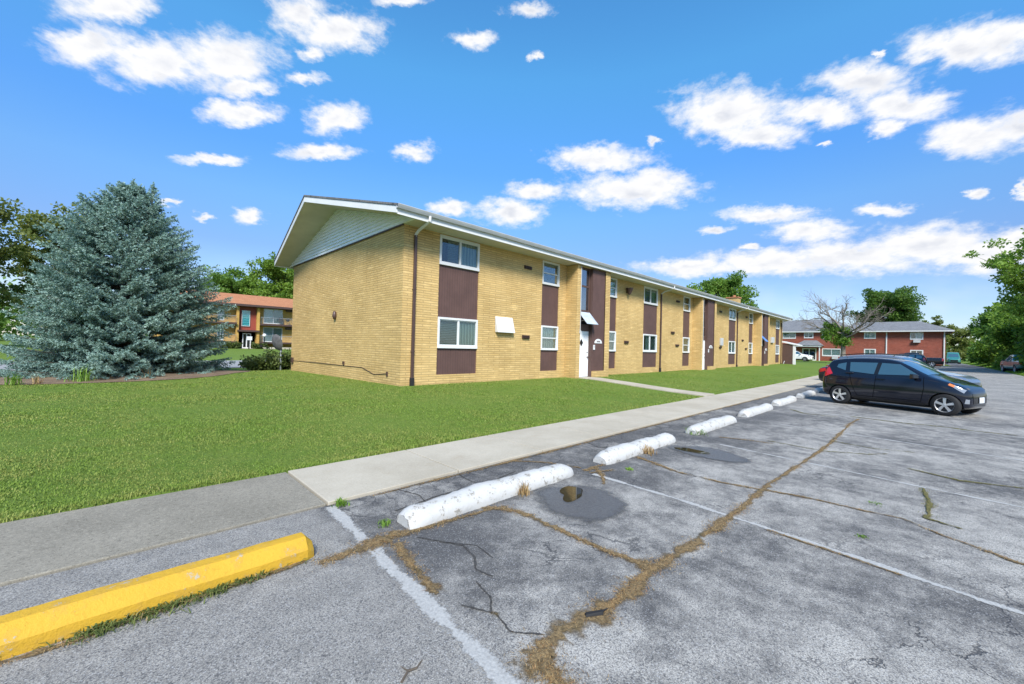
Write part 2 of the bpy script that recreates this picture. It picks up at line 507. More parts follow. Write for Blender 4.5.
def groove_mat(name, color, pitch=.10, axis='x'):
    m, T, out = new_mat(name)
    x, y, z = T.xyz(T.obj())
    v = {'x': x, 'y': y, 'z': z}[axis]
    fr = T.math('FRACT', T.math('DIVIDE', v, pitch))
    gr = T.ramp(T.math('ABSOLUTE', T.math('SUBTRACT', fr, .5)), .40, .46)
    n = T.noise(T.obj(), 2.0, 5, .6)
    c = T.mix(T.ramp(n, .3, .7), tuple(k * .9 for k in color), tuple(k * 1.1 for k in color))
    c = T.mix(T.math('MULTIPLY', gr, .45), c, tuple(k * .35 for k in color))
    bsdf(T, out, c, .6, .3, 0, bump(T, T.math('SUBTRACT', 1.0, gr), .5, .01))
    return m

def curtain_mat(name, ca, cb, freq=14.0, horizontal=False):
    m, T, out = new_mat(name)
    x, y, z = T.xyz(T.obj())
    v = z if horizontal else T.math('ADD', x, y)
    wob = T.noise(T.obj(), 3, 3)
    s = T.math('SINE', T.math('MULTIPLY_ADD', wob, 3.0, T.math('MULTIPLY', v, freq * 2 * math.pi)))
    c = T.mix(T.math('MULTIPLY_ADD', s, .5, .5), ca, cb)
    bsdf(T, out, c, .9, .1, 0, bump(T, s, .6, .03))
    return m

def shingle_mat(name, ca, cb, step=.14, ax='y'):
    m, T, out = new_mat(name)
    p = T.obj()
    b = T.n('TexBrick')
    x, y, z = T.xyz(p)
    T.set(b, 'Vector', T.comb(y if ax == 'x' else x, x if ax == 'x' else y, 0.0))
    for k, v in (('Color1', ca), ('Color2', cb), ('Mortar', tuple(q * .5 for q in ca))): T.set(b, k, v)
    for k, v in (('Scale', 1.0), ('Mortar Size', .008), ('Brick Width', .33), ('Row Height', step)): b.inputs[k].default_value = v
    n = T.noise(p, 1.2, 5, .65)
    c = T.mix(T.ramp(n, .35, .7, 0, .5), b.outputs['Color'], tuple(q * .75 for q in ca))
    bsdf(T, out, c, .9, .2, 0, bump(T, b.outputs['Fac'], -.4, .01))
    return m

def paint_mat(name, color, rough=.28, coat=1.0, metal=.0, fleck=0.0):
    m, T, out = new_mat(name)
    c = color
    if fleck:
        n = T.noise(T.obj(), 300, 2, .6)
        c = T.mix(T.ramp(n, .4, .7), color, tuple(min(1, k + fleck) for k in color))
    d = T.noise(T.obj(), 2.2, 5, .7)
    b = bsdf(T, out, c, T.ramp(d, .3, .8, rough, rough + .07), .35, metal)
    b.inputs['Coat Weight'].default_value = coat
    b.inputs['Coat Roughness'].default_value = .04
    return m

def emis_like(name, color, rough=.2):
    m, T, out = new_mat(name)
    b = bsdf(T, out, color, rough, .6)
    b.inputs['Coat Weight'].default_value = .8
    return m

M = {}
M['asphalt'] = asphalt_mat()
M['concrete'] = concrete_mat('concrete_walk', (.335, .298, .235), (.41, .37, .30), .10, (.24, .18, .11), .35)
M['aggregate'] = concrete_mat('aggregate_walk', (.175, .160, .130), (.235, .215, .175), .28, (.14, .13, .11), .45)
M['lawn'] = lawn_mat()
M['blade'] = blade_mat()
M['brick'] = brick_mat('buff_brick', (.565, .378, .148), (.625, .442, .198), (.27, .185, .085), bw=.55, ms=.013)
M['brick_o'] = brick_mat('ochre_brick', (.50, .300, .075), (.58, .365, .110), (.40, .26, .09))
M['brick_r'] = brick_mat('red_brick', (.255, .065, .042), (.33, .085, .055), (.30, .18, .14), bw=.22)
M['white'] = simple('white_trim', (.60, .605, .61), .5, .4, .05, 2, dirt=.12)
M['whitesiding'] = simple('white_siding', (.80, .81, .82), .55, .35, .05, 2, dirt=.1)
M['soffit'] = simple('soffit_board', (.52, .485, .40), .8, .2, .08, 1.5)
M['brown'] = groove_mat('brown_panel', (.098, .055, .048), .10)
M['brownp'] = simple('brown_paint', (.085, .050, .043), .5, .35, .1)
M['brownm'] = simple('brown_metal', (.065, .036, .030), .45, .5, .1)
M['shingle'] = shingle_mat('grey_shingle', (.13, .13, .135), (.17, .17, .175))
M['shingle_o'] = shingle_mat('terracotta_shingle', (.36, .155, .078), (.43, .20, .105))
M['glass'] = glass_mat('window_glass', (.86, .93, .92), .07)
M['glass_d'] = glass_mat('stair_glass', (.35, .42, .45), .38)
M['glass_c'] = glass_mat('car_glass', (.35, .45, .48), .24)
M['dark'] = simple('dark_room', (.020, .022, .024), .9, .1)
M['black'] = simple('black_rubber', (.018, .018, .019), .75, .3)
M['curtain'] = curtain_mat('pale_curtain', (.15, .19, .18), (.25, .29, .27), 8)
M['blind'] = curtain_mat('grey_blind', (.075, .09, .095), (.14, .16, .16), 18, True)
M['blindw'] = curtain_mat('white_vertical_blind', (.33, .37, .38), (.46, .50, .50), 9)
M['steel'] = simple('galvanised_steel', (.42, .43, .44), .4, .5, .15, 6, metal=.6)
M['grey'] = simple('grey_box', (.42, .43, .44), .5, .4)
M['yellowp'] = None
M['mulch'] = concrete_mat('mulch', (.12, .085, .058), (.20, .145, .10), .4, (.05, .035, .02), .5)
M['bark'] = simple('bark', (.115, .095, .075), .95, .1, .3, 8, bumpy=.9, bscale=25)
M['barkgrey'] = simple('grey_bark', (.20, .175, .15), .95, .1, .25, 8, bumpy=.9, bscale=25)
M['leafA'] = leaf_mat('leaf_maple', (.060, .130, .018), (.190, .320, .050), .45)
M['leafB'] = leaf_mat('leaf_bright', (.090, .175, .022), (.260, .400, .070), .45)
M['leafC'] = leaf_mat('leaf_dark', (.045, .098, .020), (.145, .250, .046), .45)
M['leafO'] = leaf_mat('leaf_olive', (.085, .115, .028), (.220, .260, .070), .45)
M['needle'] = leaf_mat('spruce_needles', (.112, .200, .186), (.350, .490, .448), .28, (.44, .58, .54))
M['juniper'] = leaf_mat('juniper_needles', (.045, .075, .020), (.150, .185, .050), .3)
M['weed'] = leaf_mat('green_weed', (.085, .180, .022), (.230, .370, .055))
M['kerbweed'] = leaf_mat('dark_weed', (.05, .085, .022), (.17, .20, .055), .3, (.35, .25, .12), .8)
M['moss'] = leaf_mat('olive_weed', (.09, .105, .025), (.23, .22, .075), .3, (.30, .17, .07), .8)
M['dry'] = leaf_mat('dry_weed', (.16, .085, .035), (.52, .38, .19), .3, (.30, .11, .045), .8)

def worn_paint(name, col, under, amt, stain=(.25, .2, .13)):
    m, T, out = new_mat(name)
    p = T.pos()
    n = T.noise(p, 9, 6, .7); n2 = T.noise(p, 32, 5, .75); n3 = T.noise(p, 2.4, 4, .6)
    c = T.mix(T.ramp(n3, .3, .7, 0, .5), col, tuple(k * .86 for k in col))
    c = T.mix(T.ramp(n2, .56, .66, 0, .45), c, tuple(k * .66 for k in col))
    c = T.mix(T.ramp(n, .50, .62, 0, .30), c, stain)
    c = T.mix(T.ramp(T.math('MULTIPLY_ADD', n2, .5, T.math('MULTIPLY', n, .6)), .72 - amt, .76 - amt), c, under)
    bsdf(T, out, c, .7, .3, 0, bump(T, T.math('ADD', n2, n), .55, .012))
    return m
M['yellowp'] = worn_paint('yellow_kerb_paint', (.50, .295, .024), (.34, .29, .20), .075, (.33, .20, .045))
M['whitep'] = worn_paint('white_stop_paint', (.46, .455, .44), (.23, .215, .19), .118, (.37, .34, .29))
M['stripe'] = ragged('stripe_paint', (.27, .268, .26), (.40, .395, .38), .66, .18, 45, .8, .55, .3)
M['crackdirt'] = ragged('crack_debris', (.085, .060, .032), (.30, .21, .105), .50, .26, 15, .95, .42, .9, (.085, .075, .040))
M['crackmoss'] = ragged('crack_moss', (.085, .085, .028), (.20, .17, .07), .42, .14, 16, .95, .25, .9, (.24, .16, .07))
M['crackgap'] = ragged('open_crack', (.035, .034, .034), (.075, .072, .068), .55, .2, 30, .95, .25, .6)
M['wet'] = ragged('wet_asphalt', (.050, .051, .055), (.115, .116, .118), .82, .16, 7, .35, 0, .25, None, .3, .45)
def water():
    m, T, out = new_mat('puddle_water')
    b = bsdf(T, out, T.mix(T.noise(T.pos(), 9, 4), (.020, .017, .010), (.050, .042, .026)), .02, .5, 0, bump(T, T.noise(T.pos(), 3, 2), .02, .02))
    b.inputs['IOR'].default_value = 1.5
    return m
M['water'] = water()
# ------------------------------------------------------------------ ground levels
def sstep(a, b, x):
    t = min(1, max(0, (x - a) / (b - a))); return t * t * (3 - 2 * t)
def lot_z(x):
    return max(0.0, min(.37, (x - 22) * .0055))
def lawn_z(x, y):
    L = lot_z(x) + .025
    rise = .255 * sstep(5.0, 11.2, y) * (.45 + .55 * sstep(-3, 6, x))
    rise *= 1 - .5 * sstep(52, 60, x)
    z = L + rise
    if y > 11: z -= .0140 * (min(y, 22) - 11)
    if y > 20: z -= (z + .14) * sstep(20, 28, y)
    if y > 40: z += .42 * sstep(40, 62, y)
    return z
def in_lot(x, y):
    return (-40 < x < 86.2 and -14.0 < y < 3.95 and not (x > 40 and y < -5.8)) or (x >= 86.2 and -5.8 < y < -2.7)
def gz(x, y):
    if in_lot(x, y): return lot_z(x) - .07
    if y < 3.95: return lot_z(x) + .03 + .25 * sstep(-6, -12, y)
    return lawn_z(x, y) if y > 5.2 else lot_z(x) - .05

def axis_lines(fine0, fine1, step, extra):
    a = list(np.arange(fine0, fine1 + 1e-6, step)) + extra
    return sorted(set(round(float(v), 3) for v in a))
gx = axis_lines(-16, 60, 1.0, [-700, -400, -250, -160, -110, -80, -60, -45, -40.05, -40, -32, -24, -20, 39.95, 40.05, 65, 70, 75, 80, 86.15, 86.25, 95, 110, 130, 160, 200, 260, 350, 500, 800])
gy = axis_lines(4, 44, .75, [-700, -400, -250, -150, -100, -70, -50, -35, -25, -18, -14.05, -13.95, -12, -9, -7, -6.2, -5.85, -5.78, -4, -2.75, -2.65, 0, 3.9, 3.96, 5.19, 5.22, 48, 52, 58, 64, 70, 80, 95, 120, 160, 220, 320, 450, 700])
b = MB(); b.grid([[(x, y, gz(x, y)) for x in gx] for y in gy])
ground = b.build('ground', M['lawn'], smooth=True); tag(ground, kind='structure')

# parking lot and the road that leaves it
b = MB()
lx = [-40, -20, -10, 0, 10, 22, 30, 40, 50, 60, 70, 80, 86.2]
for x0, x1 in zip(lx, lx[1:]):
    y0 = -14.0 if x0 < 40 else -5.8
    b.face([(x0, y0, lot_z(x0)), (x1, y0, lot_z(x1)), (x1, 3.95, lot_z(x1)), (x0, 3.95, lot_z(x0))])
o = b.build('parking_lot', M['asphalt'], smooth=True); tag(o, kind='structure')
b = MB()
for x0, x1 in zip([86.2, 100, 140, 200], [100, 140, 200, 320]):
    b.face([(x0, -5.8, lot_z(x0)), (x1, -5.8, lot_z(x1)), (x1, -2.7, lot_z(x1)), (x0, -2.7, lot_z(x0))])
o = b.build('road', M['asphalt']); tag(o, kind='structure')
# street behind the spruce
def street_z(x): return lawn_z(x, 33) + .03
b = MB()
sx = list(range(-120, 61, 10))
for x0, x1 in zip(sx, sx[1:]):
    b.face([(x0, 28.6, street_z(x0)), (x1, 28.6, street_z(x1)), (x1, 38.2, street_z(x1)), (x0, 38.2, street_z(x0))])
m_, T_, out_ = new_mat('street_asphalt')
p_ = T_.pos(); bsdf(T_, out_, T_.mix(T_.noise(p_, .8, 6, .7), (.20, .20, .205), (.31, .31, .31)), .9, .2)
o = b.build('street', m_); tag(o, kind='structure')

# sidewalk: slabs with open joints
rng = random.Random(5)
def slab(bm_, x0, x1, y0, y1, t=.10, top=.03):
    g = .007; j = rng.uniform(-.003, .003)
    za, zb = lot_z(x0) + top + j, lot_z(x1) + top + j
    bm_.hexa([(x0 + g, y0, za - t), (x1 - g, y0, zb - t), (x1 - g, y1, zb - t), (x0 + g, y1, za - t), (x0 + g, y0, za), (x1 - g, y0, zb), (x1 - g, y1, zb), (x0 + g, y1, za)])
b = MB(); x = 1.49
while x < 62:
    slab(b, x, x + 1.545, 3.955, 5.21); x += 1.545
o = b.build('sidewalk', M['concrete'], bevel=.008); tag(o, kind='structure')
b = MB()
for x0, x1 in [(-40, -20), (-20, -8.3), (-8.3, 1.485)]: slab(b, x0, x1, 3.955, 5.21, .10, .022)
o = b.build('footway', M['aggregate'], bevel=.008); tag(o, kind='structure')
# the narrow path to the first entrance and its doorstep
b = MB()
py = [5.22, 6.4, 7.6, 8.8, 10.0]
for y0, y1 in zip(py, py[1:]):
    za, zb = lawn_z(14.8, y0) + .035, lawn_z(14.8, y1) + .035
    b.hexa([(14.36, y0 + .005, za - .1), (15.28, y0 + .005, za - .1), (15.28, y1 - .005, zb - .1), (14.36, y1 - .005, zb - .1), (14.36, y0 + .005, za), (15.28, y0 + .005, za), (15.28, y1 - .005, zb), (14.36, y1 - .005, zb)])
o = b.build('path', M['concrete'], bevel=.006); tag(o, kind='structure')

# ------------------------------------------------------------------ strips lying on the asphalt
def strip(path, widths, lift, mound=.0, n_sub=6, seed=0, jitter=.25, closed=False):
    """returns (verts, faces, edge) of a ribbon along a path in the ground plane"""
    rg = random.Random(seed)
    P, W = [], []
    for i in range(len(path) - 1):
        for k in range(n_sub):
            t = k / n_sub
            a, c = path[i], path[i + 1]
            P.append(Vector((a[0] + (c[0] - a[0]) * t, a[1] + (c[1] - a[1]) * t, 0)))
            W.append(widths[i] + (widths[i + 1] - widths[i]) * t)
    P.append(Vector((*path[-1], 0))); W.append(widths[-1])
    V, F, E = [], [], []
    for i, p in enumerate(P):
        t = (P[min(i + 1, len(P) - 1)] - P[max(i - 1, 0)]).normalized()
        nn = Vector((-t.y, t.x, 0))
        w = W[i] * .5 * (1 + rg.uniform(-jitter, jitter)); off = rg.uniform(-jitter, jitter) * W[i] * .4
        for s in (-1.45, -.75, 0, .75, 1.45):
            q = p + nn * (s * w + off)
            e = abs(s) / 1.45
            V.append((q.x, q.y, lot_z(q.x) + lift + mound * (1 - e)))
            E.append(e)
    for i in range(len(P) - 1):
        for k in range(4):
            F.append((i * 5 + k, i * 5 + k + 1, i * 5 + 5 + k + 1, i * 5 + 5 + k))
    return V, F, E
def merge(parts):
    V, F, E = [], [], []
    for v, f, e in parts:
        o = len(V); V += v; E += e; F += [tuple(k + o for k in q) for q in f]
    return V, F, E
def edge_obj(name, parts, mat):
    V, F, E = merge(parts)
    me = bpy.data.meshes.new(name); me.from_pydata(V, [], F)
    a = me.attributes.new('edge', 'FLOAT', 'POINT'); a.data.foreach_set('value', E)
    me.materials.append(mat); me.polygons.foreach_set('use_smooth', [True] * len(F))
    o = bpy.data.objects.new(name, me); COL.objects.link(o)
    return o
K = 1.0
def S(*pts): return [(x * K, y * K) for x, y in pts]
# painted stall lines
lines = [([(1.50, 3.9), (1.44, 3.0), (1.39, 2.2), (1.33, 1.3), (1.26, .4), (1.2, -.6)], .155),
         ([(4.27, 2.86), (4.25, 1.8), (4.19, 1.2), (4.11, .32), (4.02, -.25), (3.94, -1.1)], .105),
         ([(7.30, 2.4), (7.12, 1.2), (6.93, 0), (6.80, -1.2)], .10),
         ([(10.45, 2.2), (10.35, .8), (10.0, -1.2)], .12),
         ([(13.5, 2.4), (13.3, .6), (12.9, -1.5)], .12)]
o = edge_obj('parking_line', [strip(p, [w * .85] * len(p), .004, 0, 8, 3 + i, .04) for i, (p, w) in enumerate(lines)], M['stripe']); tag(o, kind='structure')

CRACKS = [  # path in metres, widths, tuft density
    (S((1.40, .80), (1.47, 1.1), (1.56, 1.36), (1.84, 1.37), (2.23, 1.31), (2.73, 1.34), (3.17, 1.30), (3.94, 1.27), (4.52, 1.26), (5.35, 1.29), (5.86, 1.26), (8.1, 1.16), (9.23, 1.15), (11.93, 1.17), (13.0, 1.12)), [.13, .22, .25, .25, .21, .19, .17, .14, .11, .13, .10, .09, .10, .08, .07], 'dry'),
    (S((2.54, 2.93), (2.70, 2.82), (2.76, 2.60), (2.75, 2.38), (2.74, 2.04), (2.73, 1.75), (2.78, 1.38)), [.10, .13, .14, .12, .10, .09, .12], 'dry'),
    (S((1.07, 2.95), (1.37, 2.95), (1.60, 2.98), (1.72, 3.02)), [.10, .20, .28, .22], 'dry'),
    (S((1.72, 2.97), (2.02, 2.93), (2.41, 2.89), (2.66, 2.87)), [.15, .11, .08, .08], 'dry'),
    (S((1.60, 2.85), (1.55, 2.62), (1.50, 2.31), (1.47, 2.10)), [.16, .13, .10, .05], 'dry'),
    (S((5.44, 2.90), (5.30, 2.5), (5.18, 2.20), (5.19, 1.68), (5.27, 1.28)), [.12, .10, .085, .075, .08], 'dry'),
    (S((5.30, 1.24), (5.38, .85), (5.38, .47), (5.42, .13), (5.19, -.12), (5.11, -.28), (4.98, -.47), (4.8, -.9)), [.07, .06, .05, .045, .03, .06, .07, .05], 'dry'),
    (S((13.37, 1.30), (13.25, .7), (13.19, .29), (13.30, -.25), (13.12, -.77), (13.2, -1.34)), [.07, .10, .12, .22, .12, .08], 'moss'),
    (S((8.29, 1.93), (8.17, 1.13), (8.5, .6), (8.80, .41)), [.04, .05, .05, .04], 'moss'),
    (S((7.9, .15), (7.67, -.33), (7.86, -.85)), [.05, .10, .06], 'moss'),
    (S((6.85, 0), (6.2, -.05), (5.62, -.03), (5.52, -.25)), [.05, .11, .09, .05], 'moss'),
    (S((4.28, 2.9), (4.62, 2.78)), [.05, .06], 'dry'),
    (S((4.12, .95), (4.08, .55), (4.02, .10)), [.035, .05, .03], 'dry'),
    (S((-1.2, 3.0), (-.6, 3.03), (-.1, 3.0), (.4, 3.03), (1.0, 3.035)), [.05, .10, .08, .09, .06], 'dry'),
    (S((1.9, 3.9), (2.6, 3.9), (3.3, 3.89), (4.2, 3.9), (5.0, 3.89), (6.2, 3.9), (8, 3.9), (10, 3.9), (13, 3.9), (17, 3.9)), [.02, .07, .05, .10, .09, .06, .08, .06, .07, .05], 'dry'),
    (S((3.9, 3.88), (4.2, 3.55), (4.35, 3.1)), [.04, .05, .06], 'dry'),
    (S((4.30, 3.0), (4.5, 3.02), (4.75, 2.98)), [.06, .09, .05], 'dry'),
    (S((4.52, 2.98), (4.30, 2.75), (4.05, 2.55)), [.10, .07, .05], 'dry'),
    (S((7.9, 2.6), (8.05, 2.2), (8.1, 1.8)), [.06, .07, .05], 'dry'),
    (S((13.5, 2.6), (12.9, 2.2), (12.9, 1.5)), [.08, .08, .06], 'moss'),
    (S((9.23, 1.15), (9.1, .6), (9.3, .1)), [.05, .04, .03], 'moss'),
]
def blob(cx, cy, rx, ry, rot, seed, lift, irr=.12, n=40):
    rg = random.Random(seed)
    ph = [(rg.uniform(0, 6.28), rg.uniform(.3, 1)) for _ in range(4)]
    V, F, E = [(cx, cy, lot_z(cx) + lift)], [], [0.0]
    rings = (.35, .7, .88, 1.0)
    for r in rings:
        for j in range(n):
            a = 2 * math.pi * j / n
            k = 1 + irr * sum(math.sin((i + 2) * a + p) * q / (i + 1.5) for i, (p, q) in enumerate(ph))
            x, y = rx * r * k * math.cos(a), ry * r * k * math.sin(a)
            xx, yy = cx + x * math.cos(rot) - y * math.sin(rot), cy + x * math.sin(rot) + y * math.cos(rot)
            V.append((xx, yy, lot_z(xx) + lift)); E.append(r)
    for j in range(n): F.append((0, 1 + j, 1 + (j + 1) % n))
    for r in range(len(rings) - 1):
        for j in range(n):
            a, c = 1 + r * n + j, 1 + r * n + (j + 1) % n
            F.append((a, a + n, c + n, c))
    return V, F, E
DIRT = [(1.58, 2.99, .34, .13, .05, 41, .0056, .3), (1.50, 1.30, .17, .20, .5, 42, .0056, .3), (2.76, 1.40, .16, .12, .3, 43, .0056, .3), (5.30, 1.27, .13, .10, 0, 44, .0056, .3), (4.45, 3.0, .22, .06, .1, 45, .0056, .3), (1.50, 2.2, .10, .16, .3, 46, .0056, .4), (1.62, 1.72, .06, .08, 0, 47, .0056, .4), (8.6, 3.2, .15, .06, 0, 48, .0056, .4)]
o = edge_obj('crack_debris', [strip(p, [q * .80 for q in w], .005, .006, 9, 20 + i, .45) for i, (p, w, k) in enumerate(CRACKS) if k == 'dry'] + [blob(*a) for a in DIRT], M['crackdirt']); tag(o, kind='structure')
GAPS = [(S((1.78, 2.84), (1.88, 2.66), (1.97, 2.48), (1.93, 2.30), (1.83, 2.16), (1.86, 2.02)), .011), (S((1.90, 2.62), (2.05, 2.42), (2.02, 2.2)), .008),
        (S((1.52, 1.92), (1.62, 1.72), (1.58, 1.56), (1.70, 1.42)), .009), (S((1.9, 3.42), (2.4, 3.48), (3.1, 3.45), (3.6, 3.55)), .012),
        (S((2.2, 3.9), (2.28, 3.62), (2.2, 3.3)), .011), (S((3.0, 3.92), (2.95, 3.6), (3.05, 3.32)), .011), (S((1.74, 2.05), (1.7, 1.86), (1.60, 1.74)), .010), (S((5.6, 3.9), (5.5, 3.6), (5.7, 3.3)), .012)]
o = edge_obj('open_crack', [strip(p, [w * 1.7] * len(p), .0048, 0, 8, 90 + i, .5) for i, (p, w) in enumerate(GAPS)], M['crackgap']); tag(o, kind='structure')
o = edge_obj('crack_moss', [strip(p, [q * .75 for q in w], .0055, .006, 9, 50 + i, .42) for i, (p, w, k) in enumerate(CRACKS) if k == 'moss'], M['crackmoss']); tag(o, kind='structure')

o = edge_obj('wet_patch', [blob(3.42 * K, 2.42 * K, .50 * K, .56 * K, .0, 4, .0075, .20), blob(6.5 * K, 2.3 * K, .40 * K, .66 * K, -.2, 9, .0075, .22)], M['wet']); tag(o, kind='structure')
def flat_blob(name, lst, mat):
    b = MB()
    for args in lst:
        V, F, E = blob(*args)
        i = len(b.v); b.v += V
        for f in F: b.f.append(tuple(k + i for k in f)); b.m.append(0)
    o = b.build(name, mat, smooth=True); tag(o, kind='structure'); return o
flat_blob('puddle', [(3.52 * K, 2.62 * K, .20 * K, .13 * K, .4, 14, .0115, .35), (6.45 * K, 2.52 * K, .12 * K, .24 * K, -.15, 17, .0115, .35)], M['water'])

# ------------------------------------------------------------------ wheel stops
def loft_stop(name, x0, x1, yc, prof, seed, mat, rough, broken=None, taper=.06, tilt=0.0):
    """prof: half section as (dy, z) from near bottom over the top to far bottom"""
    rg = random.Random(seed)
    L = x1 - x0; n = max(16, int(L / .05))
    b = MB(); rows = []
    wob = [rg.uniform(0, 6.28) for _ in range(6)]
    for i in range(n + 1):
        t = i / n; x = (t - .5) * L
        e = min(1, min(t, 1 - t) * L / taper)
        e = math.sin(e * math.pi / 2) ** .7
        row = []
        for (dy, z) in prof:
            j = rough * (math.sin(x * 3.1 + wob[0]) * .8 + math.sin(x * 7.3 + wob[1] + z * 20) * .5 + math.sin(x * 17 + wob[2] - z * 30) * .35 + rg.uniform(-.55, .55))
            k = .78 + .22 * e
            zz = z * (.62 + .38 * e) + (j if z > .01 else 0)
            xx = x + (rg.uniform(-.5, .5) * rough)
            if broken is not None:
                if abs(t - broken) < .012: zz *= .72
                if t > broken: zz *= .96
            row.append((xx, dy * k + j * .6 + tilt * x + (.022 if broken is not None and t > broken else 0), max(zz, -.01)))
        rows.append(row)
    b.grid(rows)
    b.face([p for p in rows[0]][::-1]); b.face(rows[-1])
    o = b.build(name, mat, smooth=True)
    o.data.polygons.foreach_set('use_smooth', [True] * len(o.data.polygons))
    md = o.modifiers.new('edge', 'EDGE_SPLIT'); md.split_angle = R(22 if mat is M['yellowp'] else 48)
    o.location = ((x0 + x1) / 2, yc, lot_z((x0 + x1) / 2))
    return o
YP = [(-.115, 0), (-.115, .02), (-.113, .070), (-.108, .078), (-.050, .141), (-.044, .145), (0, .146), (.044, .145), (.050, .141), (.108, .078), (.113, .070), (.115, .02), (.115, 0)]
o = loft_stop('parking_kerb', -1.45, 1.075, 3.165, YP, 3, M['yellowp'], .0022, taper=.03)
tag(o, 'long yellow painted concrete parking kerb with bevelled edges and green weeds along its foot', 'parking kerb')
WP = [(-.135, 0), (-.138, .03), (-.125, .085), (-.085, .128), (-.04, .146), (.0, .150), (.045, .146), (.09, .125), (.125, .08), (.135, .03), (.132, 0)]
stops = [(1.80, 4.06, 3.10, 7, None, .004, 'nearest white wheel stop, with rusty weeds, between the yellow kerb and the first puddle'),
         (4.74, 6.92, 3.07, 11, .52, -.006, 'white wheel stop broken across the middle, dry weeds growing in the break'),
         (7.74, 9.98, 3.05, 13, None, -.006, 'white wheel stop with a bright green weed at its near end'),
         (10.85, 13.2, 3.07, 17, None, .0, 'fourth white wheel stop counted from the yellow kerb'),
         (14.0, 16.3, 3.09, 19, None, 0, 'fifth white wheel stop, last whole one before the navy hatchback'),
         (17.3, 19.6, 3.09, 23, None, 0, 'white wheel stop right behind the rear bumper of the navy hatchback'),
         (20.4, 22.6, 3.09, 29, None, 0, 'white wheel stop behind the slate blue suv')]
for (xa, xb, yc, sd, br, tl, lab) in stops:
    o = loft_stop('wheel_stop', xa, xb, yc, WP, sd, M['whitep'], .0105, br, .16, tl)
    tag(o, lab, 'wheel stop', 'white concrete wheel stops along the sidewalk')

# ------------------------------------------------------------------ small vegetation: blades as meshes
def blades(name, P, H, W, lean, seed, mat, tint=None, parent=None, yaw=None):
    """P (n,3) roots -> one bent two-triangle blade each"""
    g = np.random.default_rng(seed)
    n = len(P)
    yaw = g.uniform(0, 2 * np.pi, n) if yaw is None else yaw
    d = np.stack([np.cos(yaw), np.sin(yaw), np.zeros(n)], 1)
    s = np.stack([-np.sin(yaw), np.cos(yaw), np.zeros(n)], 1)
    ln = (lean * g.uniform(.2, 1.6, n))[:, None]
    H = H[:, None]; W = W[:, None]
    up = np.array([[0, 0, 1.0]])
    a = P - s * W * .5; b_ = P + s * W * .5
    mid = P + up * H * .6 + d * H * ln * .35
    c = mid + s * W * .38; dd = mid - s * W * .38
    tip = P + up * H * np.clip(1 - ln * .35, .15, 1) + d * H * ln
    V = np.stack([a, b_, c, dd, tip], 1).reshape(-1, 3)
    i = np.arange(n)[:, None] * 5
    F = np.concatenate([i + [[0, 1, 2]], i + [[0, 2, 3]], i + [[3, 2, 4]]], 0)
    t = g.random(n) if tint is None else tint
    return np_mesh(name, V, F, mat, parent, {'tint': np.concatenate([t, t, t])})

SPRUCE = (0.36, 22.0)
def lawn_blades():
    g = np.random.default_rng(1)
    n = 420000
    r = 5.2 * np.exp(g.random(n) * math.log(34 / 5.2))
    az = np.radians(g.uniform(1.0, 101, n))
    x, y = r * np.cos(az), r * np.sin(az)
    edge = 5.215 + .05 * np.sin(x * 5.1) * np.sin(x * 1.7 + 1) - .06 * g.random(n) ** 2
    ok = (y > edge) & ~((x > 6.12) & (x < 52.6) & (y > 10.98) & (y < 21.5)) & ~((x > 14.02) & (x < 16.65) & (y > 10.38)) & ~((x > 14.33) & (x < 15.31)) & (y < 28.3)
    ok &= ((x - SPRUCE[0]) / 4.05) ** 2 + ((y - SPRUCE[1] + .1) / 3.7) ** 2 > 1
    x, y, r = x[ok], y[ok], r[ok]
    z = np.array([gz(a, c) for a, c in zip(x, y)]) - .006
    m = len(x)
    H = g.uniform(.016, .034, m) * (1 + .35 * (np.sin(x * 1.3) * np.sin(y * 1.7 + x * .6)))
    near = np.clip(1 - (y - 5.2) / .25, 0, 1); H *= 1 + .95 * near
    o = blades('lawn_grass', np.stack([x, y, z], 1), H, (.0036 + .0008 * r), .75, 2, M['blade'])
    tag(o, 'short mown green lawn in front of the yellow brick building', 'grass', kind='stuff')
lawn_blades()

def crack_blades():
    g = np.random.default_rng(7)
    Pd, Hd, Pm, Hm = [], [], [], []
    for (path, w, k) in CRACKS:
        for i in range(len(path) - 1):
            a, c = np.array(path[i]), np.array(path[i + 1])
            L = np.hypot(*(c - a)); wm = (w[i] + w[i + 1]) / 2
            dist = np.hypot(*((a + c) / 2))
            n = int(L * wm * min(13000, 30000 / max(1.5, dist) ** .9))
            t = g.random(n)[:, None]
            sA = t[:, 0] * L
            t = t[(np.sin(sA * 5.3 + i * 1.7) + np.sin(sA * 13.1 + i) * .7 + g.normal(0, .5, n)) > -.55]; n = len(t)
            q = a + (c - a) * t + g.normal(0, wm * .30 * (.6 + .5 * np.sin(t * 9 + i)), (n, 2))
            h = g.uniform(.003, .012, n)
            (Pd if k == 'dry' else Pm).append(q); (Hd if k == 'dry' else Hm).append(h)
    for nm, P, H, mt, lab, leanv in (('dry_weeds', Pd, Hd, M['dry'], 'low dried straw coloured weeds filling the asphalt cracks', 3.0), ('crack_grass', Pm, Hm, M['moss'], 'thin green and brown weeds in the cracks around the parked cars', 1.8)):
        q = np.concatenate(P); h = np.concatenate(H)
        z = np.array([lot_z(a) for a in q[:, 0]]) + .006
        d = np.hypot(q[:, 0], q[:, 1])
        o = blades(nm, np.column_stack([q, z]), h, .0018 + .0007 * d, leanv, 8, mt)
        tag(o, lab, 'weeds', kind='stuff')
crack_blades()

